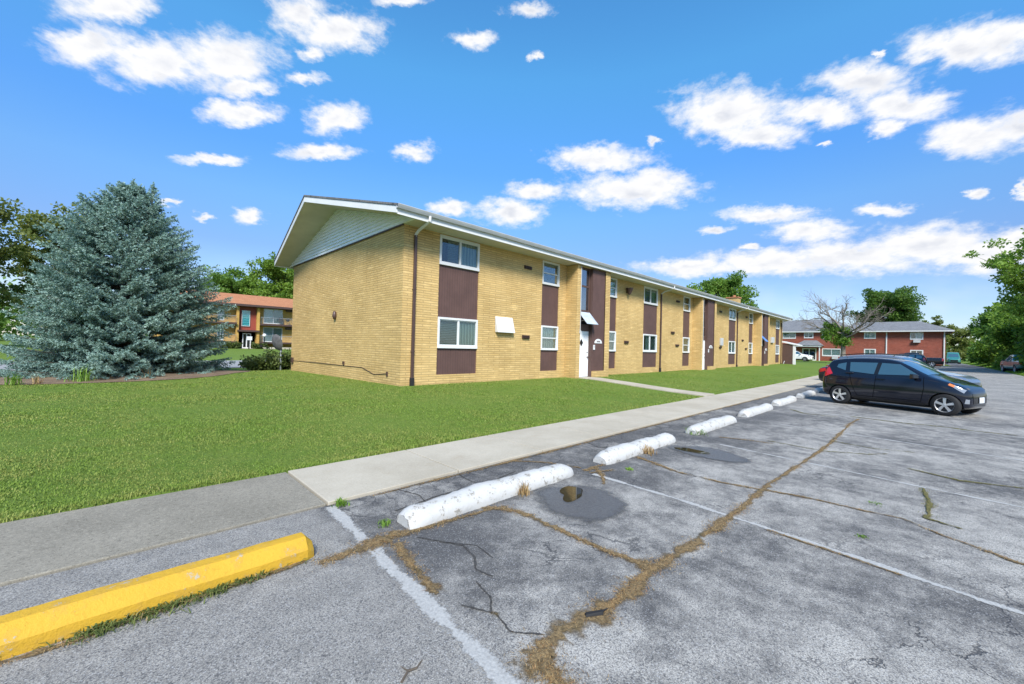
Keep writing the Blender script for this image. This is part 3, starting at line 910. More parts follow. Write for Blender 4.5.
def weed(x, y, r, h, n, seed, label, mat='weed', cat='weed', group=None, wd=.012, lean=.9, z=None, name='weed'):
    g = np.random.default_rng(seed)
    q = g.normal(0, r * .45, (n, 2))
    H = g.uniform(.45, 1.0, n) * h * np.exp(-(q ** 2).sum(1) / (r * r) * .6)
    o = blades(name, np.column_stack([q, np.zeros(n)]), H, np.full(n, wd), lean, seed + 1, M[mat])
    o.location = (x, y, (lot_z(x) if z is None else z) + .003)
    tag(o, label, cat, group)
    return o
weed(1.58, 3.88, .08, .09, 60, 31, 'small green weed at the sidewalk corner above the first stall line')
weed(1.69, 3.22, .07, .08, 50, 32, 'tiny green weed at the left end of the nearest white wheel stop', wd=.008)
weed(7.86, 3.02, .20, .17, 200, 33, 'bright green weed clump at the near end of the third white wheel stop')
weed(4.78, 2.66, .06, .05, 34, 34, 'low green weed between the first puddle and the broken wheel stop')
weed(3.11, 2.955, .09, .18, 90, 35, 'rusty red dried dock weed at the foot of the nearest white wheel stop', 'dry', lean=.35, wd=.009)
weed(5.75, 2.93, .14, .17, 110, 36, 'brown dried weed growing out of the break in the white wheel stop', 'dry', lean=.4, wd=.01)
weed(4.61, .36, .05, .025, 24, 37, 'flat green weed out on the open asphalt, right of the long crack')
weed(5.74, .35, .07, .025, 28, 38, 'flat green weed beside the thin crack on the open asphalt')

def foot_weeds():
    g = np.random.default_rng(12)
    n = 2300
    x = g.uniform(-1.3, 1.0, n); x = x[g.random(len(x)) < np.clip(.25 + .9 * np.sin(x * 7.3 + .6) * np.sin(x * 2.9 + 1.9) + .35 * (np.abs(x - .05) < .5), .03, 1)]
    n = len(x)
    y = 3.045 - np.abs(g.normal(0, .045, n)) * np.where(np.abs(x - .05) < .5, 1.0, .5)
    H = g.uniform(.015, .055, n)
    o = blades('kerb_weeds', np.column_stack([x, y, np.full(n, .002)]), H, g.uniform(.004, .009, n), 1.5, 13, M['kerbweed'], tint=g.random(n))
    tag(o, 'dark green weeds creeping out along the foot of the yellow kerb', 'weeds', kind='stuff')
foot_weeds()
b = MB()
b.tube([(0, 0, .006), (.05, .03, .012), (.09, .02, .010), (.14, .05, .006)], [.006, .006, .005, .003], 6)
b.tube([(.05, .03, .012), (.04, .08, .010)], [.004, .002], 6)
o = b.build('twig', M['bark']); o.location = (1.9, 2.55, 0)
o.location = (.98 * K, 1.66 * K, .0); tag(o, 'small dark forked twig lying on the grey asphalt below the yellow kerb', 'twig')

b = MB(); b.hexa([(-.06, -.016, .004), (.05, -.022, .004), (.07, .012, .004), (-.05, .02, .004), (-.055, -.01, .016), (.045, -.016, .022), (.06, .008, .018), (-.045, .014, .014)])
b.tube([(.05, .0, .012), (.10, .02, .010)], [.008, .003], 5)
o = b.build('bark_chip', M['black'], bevel=.004); o.location = (2.03, 1.33, .008); o.rotation_euler = (0, 0, -.5); tag(o, 'small black bark chip lying on the dried weeds of the long crack', 'bark chip')
# mulch under the spruce
b = MB(); rows = []
for r in np.linspace(0, 1, 7):
    row = []
    for j in range(49):
        a = 2 * math.pi * j / 48
        k = 1 + .05 * math.sin(3 * a) + .04 * math.sin(5 * a + 1)
        x, y = SPRUCE[0] + 4.1 * r * k * math.cos(a), SPRUCE[1] - .1 + 3.75 * r * k * math.sin(a)
        row.append((x, y, gz(x, y) + .015 + .14 * (1 - r * r)))
    rows.append(row)
b.grid(rows); o = b.build('mulch_bed', M['mulch'], smooth=True); tag(o, kind='structure')
def bed_plant(px, py, h, seed, lab, mat='weed', n=40, r=.22):
    weed(px, py, r, h, n, seed, lab, mat, 'plant', None, .022, .7, gz(px, py) + .02, 'bed_plant')
bed_plant(-2.05, 18.75, .55, 41, 'leafy green weed at the left end of the mulch bed under the blue spruce')
bed_plant(-1.62, 18.7, .42, 42, 'yellow brown stalky weed near the left end of the mulch bed', 'dry', 22)
bed_plant(-.68, 18.75, .75, 43, 'tall pale green grassy plant in front of the blue spruce', n=46, r=.30)
bed_plant(.90, 18.85, .62, 44, 'thin tan dead stalk standing in the mulch in front of the blue spruce', 'dry', 16, .12)
# ------------------------------------------------------------------ walls with openings
def wall_sheet(b, axis, c, u0, u1, z0, z1, holes, depth, inward=1):
    """wall face in the plane axis=c; holes (ua,ub,za,zb) with reveals going inward"""
    us = sorted({u0, u1, *[h[0] for h in holes], *[h[1] for h in holes]})
    zs = sorted({z0, z1, *[h[2] for h in holes], *[h[3] for h in holes]})
    us = [u for u in us if u0 <= u <= u1]; zs = [z for z in zs if z0 <= z <= z1]
    P = (lambda u, z, d=0: (u, c + d * inward, z)) if axis == 'y' else (lambda u, z, d=0: (c + d * inward, u, z))
    for ua, ub in zip(us, us[1:]):
        for za, zb in zip(zs, zs[1:]):
            um, zm = (ua + ub) / 2, (za + zb) / 2
            if any(h[0] < um < h[1] and h[2] < zm < h[3] for h in holes): continue
            b.face([P(ua, za), P(ub, za), P(ub, zb), P(ua, zb)])
    for (ua, ub, za, zb) in holes:
        b.face([P(ua, za), P(ua, zb), P(ua, zb, depth), P(ua, za, depth)])
        b.face([P(ub, za), P(ub, zb), P(ub, zb, depth), P(ub, za, depth)])
        b.face([P(ua, za), P(ub, za), P(ub, za, depth), P(ua, za, depth)])
        b.face([P(ua, zb), P(ub, zb), P(ub, zb, depth), P(ua, zb, depth)])

def window(parent, axis, c, ua, ub, za, zb, style, cur, fw=.07, glass='glass', frame='white', inward=1, name='window', deep=.16):
    """frame (the part) > pane, curtain. Set in the plane axis=c, the outside towards -inward"""
    b = MB()
    def bx(u0, u1, z0, z1, d0, d1, bb=None):
        bb = bb or b
        d0, d1 = c + d0 * inward, c + d1 * inward
        lo, hi = min(d0, d1), max(d0, d1)
        if axis == 'y': bb.box(u0, u1, lo, hi, z0, z1)
        else: bb.box(lo, hi, u0, u1, z0, z1)
    f0, f1 = -.018, .055
    bx(ua, ub, za, za + fw * 1.25, f0 - .012, f1); bx(ua, ub, zb - fw, zb, f0, f1)
    bx(ua, ua + fw, za + fw * 1.25, zb - fw, f0, f1); bx(ub - fw, ub, za + fw * 1.25, zb - fw, f0, f1)
    um, zm = (ua + ub) / 2, (za + zb) / 2
    sw = .032
    if style == 'slider':
        bx(um - .026, um + .026, za + fw * 1.25, zb - fw, .0, f1 - .004)
        for (a_, b_) in ((ua + fw, um - .026), (um + .026, ub - fw)):
            bx(a_, b_, za + fw * 1.25, za + fw * 1.25 + sw, .012, f1 - .008); bx(a_, b_, zb - fw - sw, zb - fw, .012, f1 - .008)
            bx(a_, a_ + sw, za + fw * 1.25 + sw, zb - fw - sw, .012, f1 - .008)
    elif style == 'hung':
        bx(ua + fw, ub - fw, zm - .022, zm + .022, .0, f1 - .004)
        bx(ua + fw, ua + fw + sw, za + fw * 1.25, zm - .022, .012, f1 - .008); bx(ub - fw - sw, ub - fw, za + fw * 1.25, zm - .022, .012, f1 - .008)
    elif style == 'doors':
        bx(um - .07, um + .07, za + fw * 1.25, zb - fw, -.004, f1 - .004)
    o = b.build(name, M[frame], parent, bevel=.004)
    g = MB(); bx(ua + fw * .6, ub - fw * .6, za + fw * .6, zb - fw * .6, .032, .038, g); g.build('pane', M[glass], o)
    k = MB()
    if cur:
        seg = cur if isinstance(cur, list) else [(0, 1, cur)]
        for (t0, t1, mt) in seg:
            k.mi = [s[2] for s in seg].index(mt)
            bx(ua + .02 + (ub - ua - .04) * t0, ua + .02 + (ub - ua - .04) * t1, za + .02, zb - .02, .085, .10, k)
        k.build('curtain', [M[s[2]] for s in seg], o)
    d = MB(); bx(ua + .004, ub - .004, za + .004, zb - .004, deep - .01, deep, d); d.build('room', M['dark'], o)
    return o

def infill(parent, ua, ub, za, zb, y):
    b = MB(); b.box(ua + .003, ub - .003, y, y + .04, za, zb)
    return b.build('panel', M['brown'], parent)

# ------------------------------------------------------------------ the yellow brick apartment building
BX0, BX1, BY0, BY1, BZT = 6.15, 52.36, 11.0, 21.45, 5.16
APT = thing('apartment_building', 'long two storey yellow brick apartment building with brown panels between white windows', 'building', (BX0, BY0, .2))
def loc(o):  # children carry world coordinates; the parent Empty stands at the corner
    return o
def put(o):
    o.matrix_parent_inverse = Matrix.Translation((-BX0, -BY0, -.2)); return o

class APB(MB):
    def build(self, name, mats, parent=None, **kw):
        o = MB.build(self, name, mats, parent, **kw)
        return put(o) if parent is APT else o

TW = [(14.05, 16.62), (27.82, 30.55), (41.77, 44.55)]
BIG = [(7.43, 9.09), (21.0, 22.66), (35.02, 36.68), (49.55, 51.08)]
SMALL = [(12.45, 13.54), (17.12, 18.17), (26.28, 27.35), (31.0, 32.05), (40.3, 41.42), (45.1, 46.15)]
Z = dict(pb=.58, l0=1.44, l1=2.45, u0=4.15, u1=5.12)
b = APB()
holes = [(a, c, Z['pb'], Z['u1']) for a, c in BIG + SMALL]
wall_sheet(b, 'y', BY0, BX0, BX1, -.15, BZT, holes, .12)
wall_sheet(b, 'x', BX0, BY0, BY1, -.15, BZT, [], .1)
wall_sheet(b, 'x', BX1, BY0, BY1, -.15, BZT, [], .1, -1)
wall_sheet(b, 'y', BY1, BX0, BX1, -.15, BZT, [], .1, -1)
b.build('wall', M['brick'], APT)

def bay(a, c, style, cu, cl):
    w = window(APT, 'y', BY0, a, c, Z['u0'], Z['u1'] - .002, style, cu); put(w)
    put(infill(APT, a, c, Z['l1'], Z['u0'], BY0 + .035))
    w = window(APT, 'y', BY0, a, c, Z['l0'], Z['l1'], style, cl); put(w)
    put(infill(APT, a, c, Z['pb'], Z['l0'], BY0 + .035))
bay(*BIG[0], 'slider', [(.22, .5, 'blind'), (.5, 1, 'curtain')], [(0, .5, 'blind'), (.5, 1, 'curtain')])
bay(*BIG[1], 'slider', [(.1, .5, 'blind'), (.5, .9, 'curtain')], [(.28, .5, 'curtain'), (.62, 1, 'blind')])
bay(*BIG[2], 'slider', [(.5, 1, 'blind')], [(0, .5, 'curtain'), (.5, 1, 'curtain')])
bay(*BIG[3], 'slider', [(0, 1, 'curtain')], [(.2, 1, 'blind')])
for i, s in enumerate(SMALL):
    bay(*s, 'hung', [[(0, 1, 'blind')], [(.3, 1, 'curtain')], [(0, .6, 'curtain')]][i % 3], [[(0, 1, 'curtain')], [(0, 1, 'blind')], [(.2, 1, 'blind')]][i % 3])

# roof: low gable whose verge flares out towards the ridge
RY, RZ, EZ, EY = 16.2, 6.98, 5.42, 10.22
EYB = 2 * RY - EY
RT = .06
def roofpts(z_off):
    return dict(a=(5.46, EY, EZ + z_off), r=(4.90, RY, RZ + z_off), c=(5.46, EYB, EZ + z_off),
                A=(53.05, EY, EZ + z_off), Rr=(53.6, RY, RZ + z_off), C=(53.05, EYB, EZ + z_off))
t, u = roofpts(0.0), roofpts(-RT)
b = APB()
b.face([t['a'], t['A'], t['Rr'], t['r']]); b.face([t['r'], t['Rr'], t['C'], t['c']])
b.face([u['a'], u['r'], u['Rr'], u['A']]); b.face([u['r'], u['c'], u['C'], u['Rr']])
for p, q in (('a', 'A'), ('C', 'c'), ('c', 'r'), ('r', 'a'), ('A', 'Rr'), ('Rr', 'C')):
    b.face([u[p], u[q], t[q], t[p]])
roof = b.build('roof', M['shingle'], APT)
# rake boards and eave boards
def board(b, p, q, drop, th, side):
    p, q = Vector(p), Vector(q)
    n = Vector((0, 0, 1)).cross(q - p); n.z = 0; n.normalize(); n *= side * th
    z = Vector((0, 0, -drop))
    b.hexa([p + z, q + z, q + z + n, p + z + n, p, q, q + n, p + n])
b = APB()
zz = -RT - .002
v = roofpts(zz)
ins = lambda p, dx, dy: (p[0] + dx, p[1] + dy, p[2])
board(b, ins(v['a'], .02, .02), ins(v['r'], .02, 0), .20, .03, -1)
board(b, ins(v['r'], .02, 0), ins(v['c'], .02, -.02), .20, .03, -1)
board(b, ins(v['A'], -.02, .02), ins(v['Rr'], -.02, 0), .20, .03, 1)
board(b, ins(v['Rr'], -.02, 0), ins(v['C'], -.02, -.02), .20, .03, 1)
b.box(5.50, 53.0, EY + .03, EY + .06, 5.135, EZ - RT - .004)
b.box(5.50, 53.0, EYB - .06, EYB - .03, 5.135, EZ - RT - .004)
b.build('fascia', M['white'], APT, bevel=.006)
# soffits: sloping under the verge, level under the eave
b = APB()
s = -RT - .17
a0, r0, c0 = (5.49, EY + .06, EZ + s), (4.94, RY, RZ + s), (5.49, EYB - .06, EZ + s)
b.face([a0, r0, (BX0 + .05, RY, RZ + s), (BX0 + .05, EY + .06, EZ + s)])
b.face([r0, c0, (BX0 + .05, EYB - .06, EZ + s), (BX0 + .05, RY, RZ + s)])
a1, r1, c1 = (53.02, EY + .06, EZ + s), (53.56, RY, RZ + s), (53.02, EYB - .06, EZ + s)
b.face([a1, r1, (BX1 - .05, RY, RZ + s), (BX1 - .05, EY + .06, EZ + s)])
b.face([r1, c1, (BX1 - .05, EYB - .06, EZ + s), (BX1 - .05, RY, RZ + s)])
x = BX0
while x < BX1:
    x2 = min(x + 1.22, BX1)
    b.box(x + .006, x2 - .006, EY + .062, BY0 + .05, BZT - .01, BZT + .012)
    x = x2
b.build('soffit', M['soffit'], APT)
# lap siding in the gables
def gable_siding(x, out):
    b = APB()
    z = BZT + .004; h = .125
    top = lambda yy: EZ + s + (RZ - EZ) * (1 - abs(yy - RY) / (RY - EY)) + .01
    k = 0
    while True:
        # half width at height z and z+h
        hw = lambda q: (RY - EY) * max(0.0, 1 - (q - EZ - s) / (RZ - EZ))
        w0, w1 = min(hw(z), RY - EY - .075), min(hw(z + h), RY - EY - .075)
        if w0 <= .05: break
        y0, y1 = RY - w0, RY + w0
        y2, y3 = RY - w1, RY + w1
        o1, o0 = out * -.058, out * -.012
        b.face([(x + o1, y0, z), (x + o1, y1, z), (x + o0, y3, z + h), (x + o0, y2, z + h)])
        b.face([(x + o1, y0, z), (x + o1, y1, z), (x + .0, y1, z + .001), (x + .0, y0, z + .001)])
        z += h; k += 1
        if z > RZ: break
    b.build('gable_siding', M['whitesiding'], APT)
    b = APB(); b.box(min(x - out * .05, x), max(x - out * .05, x), BY0 + .01, BY1 - .01, BZT - .035, BZT + .002)
    b.build('gable_trim', M['brownm'], APT)
gable_siding(BX0, 1); gable_siding(BX1, -1)

M['gutter'] = simple('gutter_metal', (.40, .41, .42), .4, .5, .08, 3, dirt=.2)
# gutter with its lip
b = APB()
gy0 = EY + .028
prof = [(gy0, 5.375), (gy0, 5.285), (gy0 - .075, 5.285), (gy0 - .105, 5.34), (gy0 - .125, 5.385), (gy0 - .125, 5.40), (gy0 - .112, 5.40), (gy0 - .095, 5.345), (gy0 - .07, 5.297), (gy0 - .012, 5.297), (gy0 - .012, 5.375)]
xs = np.arange(5.46, 53.06, 3.4).tolist() + [53.05]
rows = []
for i, x in enumerate(xs):
    dz = .006 * math.sin(i * 2.1)
    rows.append([(x, y, z + dz) for y, z in prof])
b.grid(rows)
b.face(rows[0]); b.face(rows[-1][::-1])
gut = b.build('gutter', M['gutter'], APT)
def downspout(x, dark_foot=True):
    b = APB(); w = .042
    b.box(x - w, x + w, BY0 - .085, BY0 - .012, .50, 4.88)
    for z in (1.3, 3.2): b.box(x - w - .012, x + w + .012, BY0 - .092, BY0 - .004, z, z + .035)
    o = b.build('downspout', M['brownm'], APT, bevel=.008)
    e = MB(); e.tube([(x, gy0 - .06, 5.30), (x, gy0 - .06, 5.17), (x, BY0 - .20, 4.99), (x, BY0 - .05, 4.90), (x, BY0 - .05, 4.84)], .043, 8)
    e.build('elbow', M['white'], o)
    f = MB(); f.box(x - .058, x + .058, BY0 - .105, BY0 - .003, .12, .52); f.build('downspout_boot', M['black'], o, bevel=.01)
for x in (6.52, 23.05, 36.98, 51.7): downspout(x)

# stair towers with the entrances
def tower(a, c, k):
    F, B, w = 10.41, BY0, c - a
    pl, pr = a + .27, c - .40
    xg1 = a + 1.20                       # right edge of glass and door
    rec = F + .19
    b = APB()
    zt = 5.13
    b.face([(a, F, -.15), (a, F, zt), (a, B, zt), (a, B, -.15)])
    b.face([(c, F, -.15), (c, B, -.15), (c, B, zt), (c, F, zt)])
    b.face([(a, F, -.15), (pl, F, -.15), (pl, F, zt), (a, F, zt)])
    b.face([(pl, F, -.15), (pl, rec, -.15), (pl, rec, zt), (pl, F, zt)])
    b.face([(pr, F, -.15), (c, F, -.15), (c, F, zt), (pr, F, zt)])
    b.face([(a, F, zt), (c, F, zt), (c, B, zt), (a, B, zt)])
    b.box(xg1 + .02, pr, F - .02, F + .12, -.15, .55)
    b.build('stair_tower', M['brick'], APT)
    b = APB(); b.box(xg1, pr, F + .03, F + .07, .55, zt); b.build('panel', M['brown'], APT)
    b = APB()
    b.box(xg1 - .002, xg1 + .03, F + .032, rec + .05, .2, zt)
    b.box(pl, xg1, rec, rec + .05, 5.06, zt); b.box(pl, xg1, rec, rec + .05, 4.26, 4.34)
    b.box(pl, xg1, rec, rec + .05, 3.17, 3.25); b.box(pl, xg1, rec, rec + .05, 2.32, 2.62)
    for x in (pl + .02, xg1 - .055): b.box(x - .03, x + .03, rec - .004, rec + .05, 2.62, 5.06)
    st = b.build('stair_window', M['brownp'], APT)
    g = MB()
    for z0, z1 in ((4.34, 5.06), (3.25, 4.26)): g.box(pl + .05, xg1 - .085, rec + .022, rec + .028, z0, z1)
    g.build('pane', M['glass_d'], st)
    g = MB(); g.box(pl, xg1, rec + .30, rec + .31, 2.3, 5.1); g.build('room', M['dark'], st)
    # hopper pane swung out
    if k != 1:
        b = MB(); th = .02
        p0, p1, z0, z1, yo = pl + .05, xg1 - .05, 3.14, 2.60, .48
        d = Vector((0, -yo, z1 - z0)); n = Vector((0, d.z, -d.y)).normalized() * th
        q = [Vector((p0, rec - .03, z0)), Vector((p1, rec - .03, z0))]
        q += [q[1] + d, q[0] + d]
        b.hexa([*q, *[k_ + n for k_ in q]])
        hp = b.build('hopper_sash', M['sash' if k == 0 else 'bluesash'], APT); put(hp)
        e = MB(); e.tube([(p0 + .03, rec + .02, 2.72), (p0 + .03, rec - yo * .7, z1 + .16)], .008, 5); e.build('stay', M['steel'], hp)
        b = APB(); b.box(pl, xg1, rec + .12, rec + .13, 2.6, 3.2); b.build('transom_back', M['dark'], APT)
    else:
        b = APB(); b.box(pl + .05, xg1 - .05, rec + .02, rec + .03, 2.62, 3.17); b.build('transom_pane', M['glass_d'], APT)
    # door
    b = APB(); b.box(pl + .02, xg1 - .004, rec + .02, rec + .065, .30, 2.315)
    dr = b.build('door', M['whited'] if k < 2 else M['brownp'], APT, bevel=.006)
    cx = (pl + xg1) / 2 - .08
    g = MB()
    for (r, mat, yy) in ((.135, 0, .008), (.11, 1, .004)):
        g.mi = mat
        q = [(cx, 1.80 + r * 1.3), (cx + r, 1.80), (cx, 1.80 - r * 1.3), (cx - r, 1.80)]
        y = rec + .02 - (.006 if mat == 0 else .012)
        g.hexa([(q[0][0], y, q[0][1]), (q[1][0], y, q[1][1]), (q[2][0], y, q[2][1]), (q[3][0], y, q[3][1]), *[(x_, rec + .03, z_) for x_, z_ in q]])
    g.build('door_light', [M['brownm'], M['dark']], dr)
    g = MB(); hx = xg1 - .10
    g.lathe([(0, -.012), (.03, -.01), (.03, .004), (.012, .006), (.012, .035), (.030, .04), (.032, .06), (.02, .075), (0, .078)], 12, (hx, 0, 1.17), 'y')
    for i, v_ in enumerate(g.v): g.v[i] = (v_[0], rec + .02 - v_[1], v_[2])
    g.build('handle', M['brownm'], dr, smooth=True)
    g = MB(); g.lathe([(0, 0), (.028, 0), (.028, .02), (0, .022)], 12, (hx, 0, 1.38), 'y')
    for i in range(len(g.v)): g.v[i] = (g.v[i][0], rec + .02 - g.v[i][1], g.v[i][2])
    g.build('lock', M['brownm'], dr, smooth=True)
    b = APB(); b.box(pl - .02, xg1 + .06, F - .42, rec + .03, .12, .285); b.build('doorstep', M['concrete'], APT, bevel=.01)
    # half round number plaque, intercom
    px = (xg1 + .02 + pr) / 2
    b = APB(); n = 14
    fr = [(px + .29 * math.cos(math.pi * j / n), 1.80 + .20 * math.sin(math.pi * j / n)) for j in range(n + 1)]
    b.face([(x_, F + .008, z_) for x_, z_ in fr]); b.face([(x_, F + .03, z_) for x_, z_ in fr][::-1])
    for p, q in zip(fr, fr[1:] + fr[:1]): b.face([(p[0], F + .008, p[1]), (q[0], F + .008, q[1]), (q[0], F + .03, q[1]), (p[0], F + .03, p[1])])
    sg = b.build('number_plaque', M['white'], APT)
    b = MB()
    for j in range(4): b.box(px - .13 + j * .07, px - .085 + j * .07, F + .003, F + .009, 1.845, 1.915)
    b.build('house_number', M['brownm'], sg)
    b = APB(); b.box(xg1 + .10, xg1 + .21, F - .01, F + .03, 1.50, 1.72)
    ic = b.build('intercom', M['white'], APT, bevel=.006)
    g = MB(); g.box(xg1 + .12, xg1 + .19, F - .014, F - .009, 1.60, 1.69); g.build('intercom_panel', M['grey'], ic)
    # conduit on the left pier
    b = APB(); b.tube([(pl - .03, F - .02, 2.28), (pl - .03, F - .02, 5.1)], .018, 6); b.box(pl - .065, pl + .005, F - .05, F - .001, 2.2, 2.32)
    b.build('conduit', M['grey'], APT)
M['whited'] = simple('white_door', (.76, .77, .79), .4, .4, .04, 2)
M['sash'] = simple('frosted_sash', (.42, .47, .55), .25, .6, .25, 1.5)
M['bluesash'] = simple('blue_sash', (.08, .20, .50), .3, .5, .2, 2)
for k, (a, c) in enumerate(TW): tower(a, c, k)

# the entrance porch at the far end: brown side wall, white post, sloping canopy
b = APB(); b.box(52.40, 52.50, 10.02, 11.05, .1, 2.62); b.build('porch_wall', M['browny'] if 'browny' in M else M['brownp'], APT)
b = APB(); b.box(52.38, 52.62, 9.78, 10.018, .1, 2.60); b.build('porch_post', M['white'], APT, bevel=.01)
b = APB()
b.hexa([(52.3, 9.55, 2.44), (54.6, 9.55, 2.44), (54.6, 11.05, 2.78), (52.3, 11.05, 2.78), (52.3, 9.55, 2.56), (54.6, 9.55, 2.56), (54.6, 11.05, 2.93), (52.3, 11.05, 2.93)])
b.build('porch_canopy', M['white'], APT, bevel=.01)
b = APB(); b.tube([(51.95, 10.75, .2), (51.95, 10.75, .55), (52.1, 10.7, .75)], .03, 6); b.box(51.85, 52.05, 10.65, 10.85, .15, .42); b.build('gas_meter', M['grey'], APT)

# things fixed to the walls
def vent(x, z, w=.40, h=.12):
    b = APB()
    b.box(x - w / 2, x + w / 2, BY0 - .05, BY0 - .001, z - h / 2, z + h / 2)
    for i in range(3):
        zz_ = z - h / 2 + .02 + i * h / 3.2
        b.hexa([(x - w / 2 + .02, BY0 - .085, zz_), (x + w / 2 - .02, BY0 - .085, zz_), (x + w / 2 - .02, BY0 - .05, zz_ + .015), (x - w / 2 + .02, BY0 - .05, zz_ + .015), (x - w / 2 + .02, BY0 - .085, zz_ + .012), (x + w / 2 - .02, BY0 - .085, zz_ + .012), (x + w / 2 - .02, BY0 - .05, zz_ + .03), (x - w / 2 + .02, BY0 - .05, zz_ + .03)])
    b.build('wall_vent', M['brownm'], APT)
for x, z in ((11.56, 4.67), (11.53, 1.945), (19.18, 1.94), (25.4, 4.67), (24.72, 2.67), (25.4, 1.9), (33.05, 4.63), (33.1, 1.89), (39.5, 4.65), (38.5, 2.6), (39.45, 1.89)): vent(x, z, .40 if x < 20 else .46, .13)
b = APB(); b.lathe([(.05, 4.42), (.07, 4.44), (.19, 4.72), (.19, 4.76), (0, 4.77)], 10, (19.15, BY0 - .16, 0)); b.box(19.09, 19.21, BY0 - .05, BY0 - .001, 4.5, 4.7)
b.build('wall_light', M['brownm'], APT)
b = APB(); b.hexa([(9.93, BY0 - .17, 2.06), (10.80, BY0 - .17, 2.06), (10.80, BY0, 2.06), (9.93, BY0, 2.06), (9.90, BY0 - .035, 2.63), (10.77, BY0 - .035, 2.63), (10.77, BY0, 2.64), (9.90, BY0, 2.64)])
b.build('air_conditioner_cover', M['white'], APT, bevel=.01)
b = APB(); b.box(33.0, 33.5, BY0 - .12, BY0, 2.05, 2.62); b.build('meter_box', M['grey'], APT, bevel=.01)
b = APB(); b.box(47.5, 48.4, BY0 - .16, BY0, 2.62, 3.2); b.build('meter_box', M['grey'], APT, bevel=.01)
# gable end: hooded fitting and the cable along the foot
b = APB(); b.lathe([(0, 2.42), (.05, 2.44), (.085, 2.56), (.06, 2.72), (0, 2.76)], 10, (BX0 - .06, 16.05, 0)); b.build('gable_fitting', M['brownm'], APT, smooth=True)
b = APB()
b.tube([(BX0 - .012, 21.40, .15), (BX0 - .012, 21.38, .62), (BX0 - .012, 20.9, .62), (BX0 - .012, 18.2, .655), (BX0 - .012, 15.2, .68), (BX0 - .012, 13.6, .70), (BX0 - .012, 12.7, .52), (BX0 - .012, 11.8, .60)], .011, 5)
b.box(BX0 - .05, BX0, 15.1, 15.2, .72, .84); b.box(BX0 - .08, BX0, 21.05, 21.25, .52, .76); b.box(BX0 - .03, BX0, 11.75, 11.83, .52, .66)
b.build('cable', M['brownm'], APT)
# on the roof
roofz = lambda y: EZ + (RZ - EZ) * (1 - abs(y - RY) / (RY - EY))
for x, y in ((16.8, 13.2), (19.15, 13.2), (33.3, 13.0), (45.0, 13.2)):
    b = APB(); z = roofz(y); b.tube([(x, y, z - .1), (x, y, z + .34)], .06, 8); b.lathe([(.15, z - .04), (.06, z + .12)], 8, (x, y, 0)); b.build('vent_pipe', M['brownm'], APT)
b = APB(); b.box(47.5, 48.5, 14.1, 15.2, 6.0, 7.42); ch = b.build('chimney', M['brick'], APT)
g = MB(); g.box(47.42, 48.58, 14.02, 15.28, 7.42, 7.52); g.lathe([(.16, 7.52), (.14, 7.75), (.0, 7.75)], 10, (48, 14.6, 0)); g.build('chimney_cap', M['shingle_o'], ch)
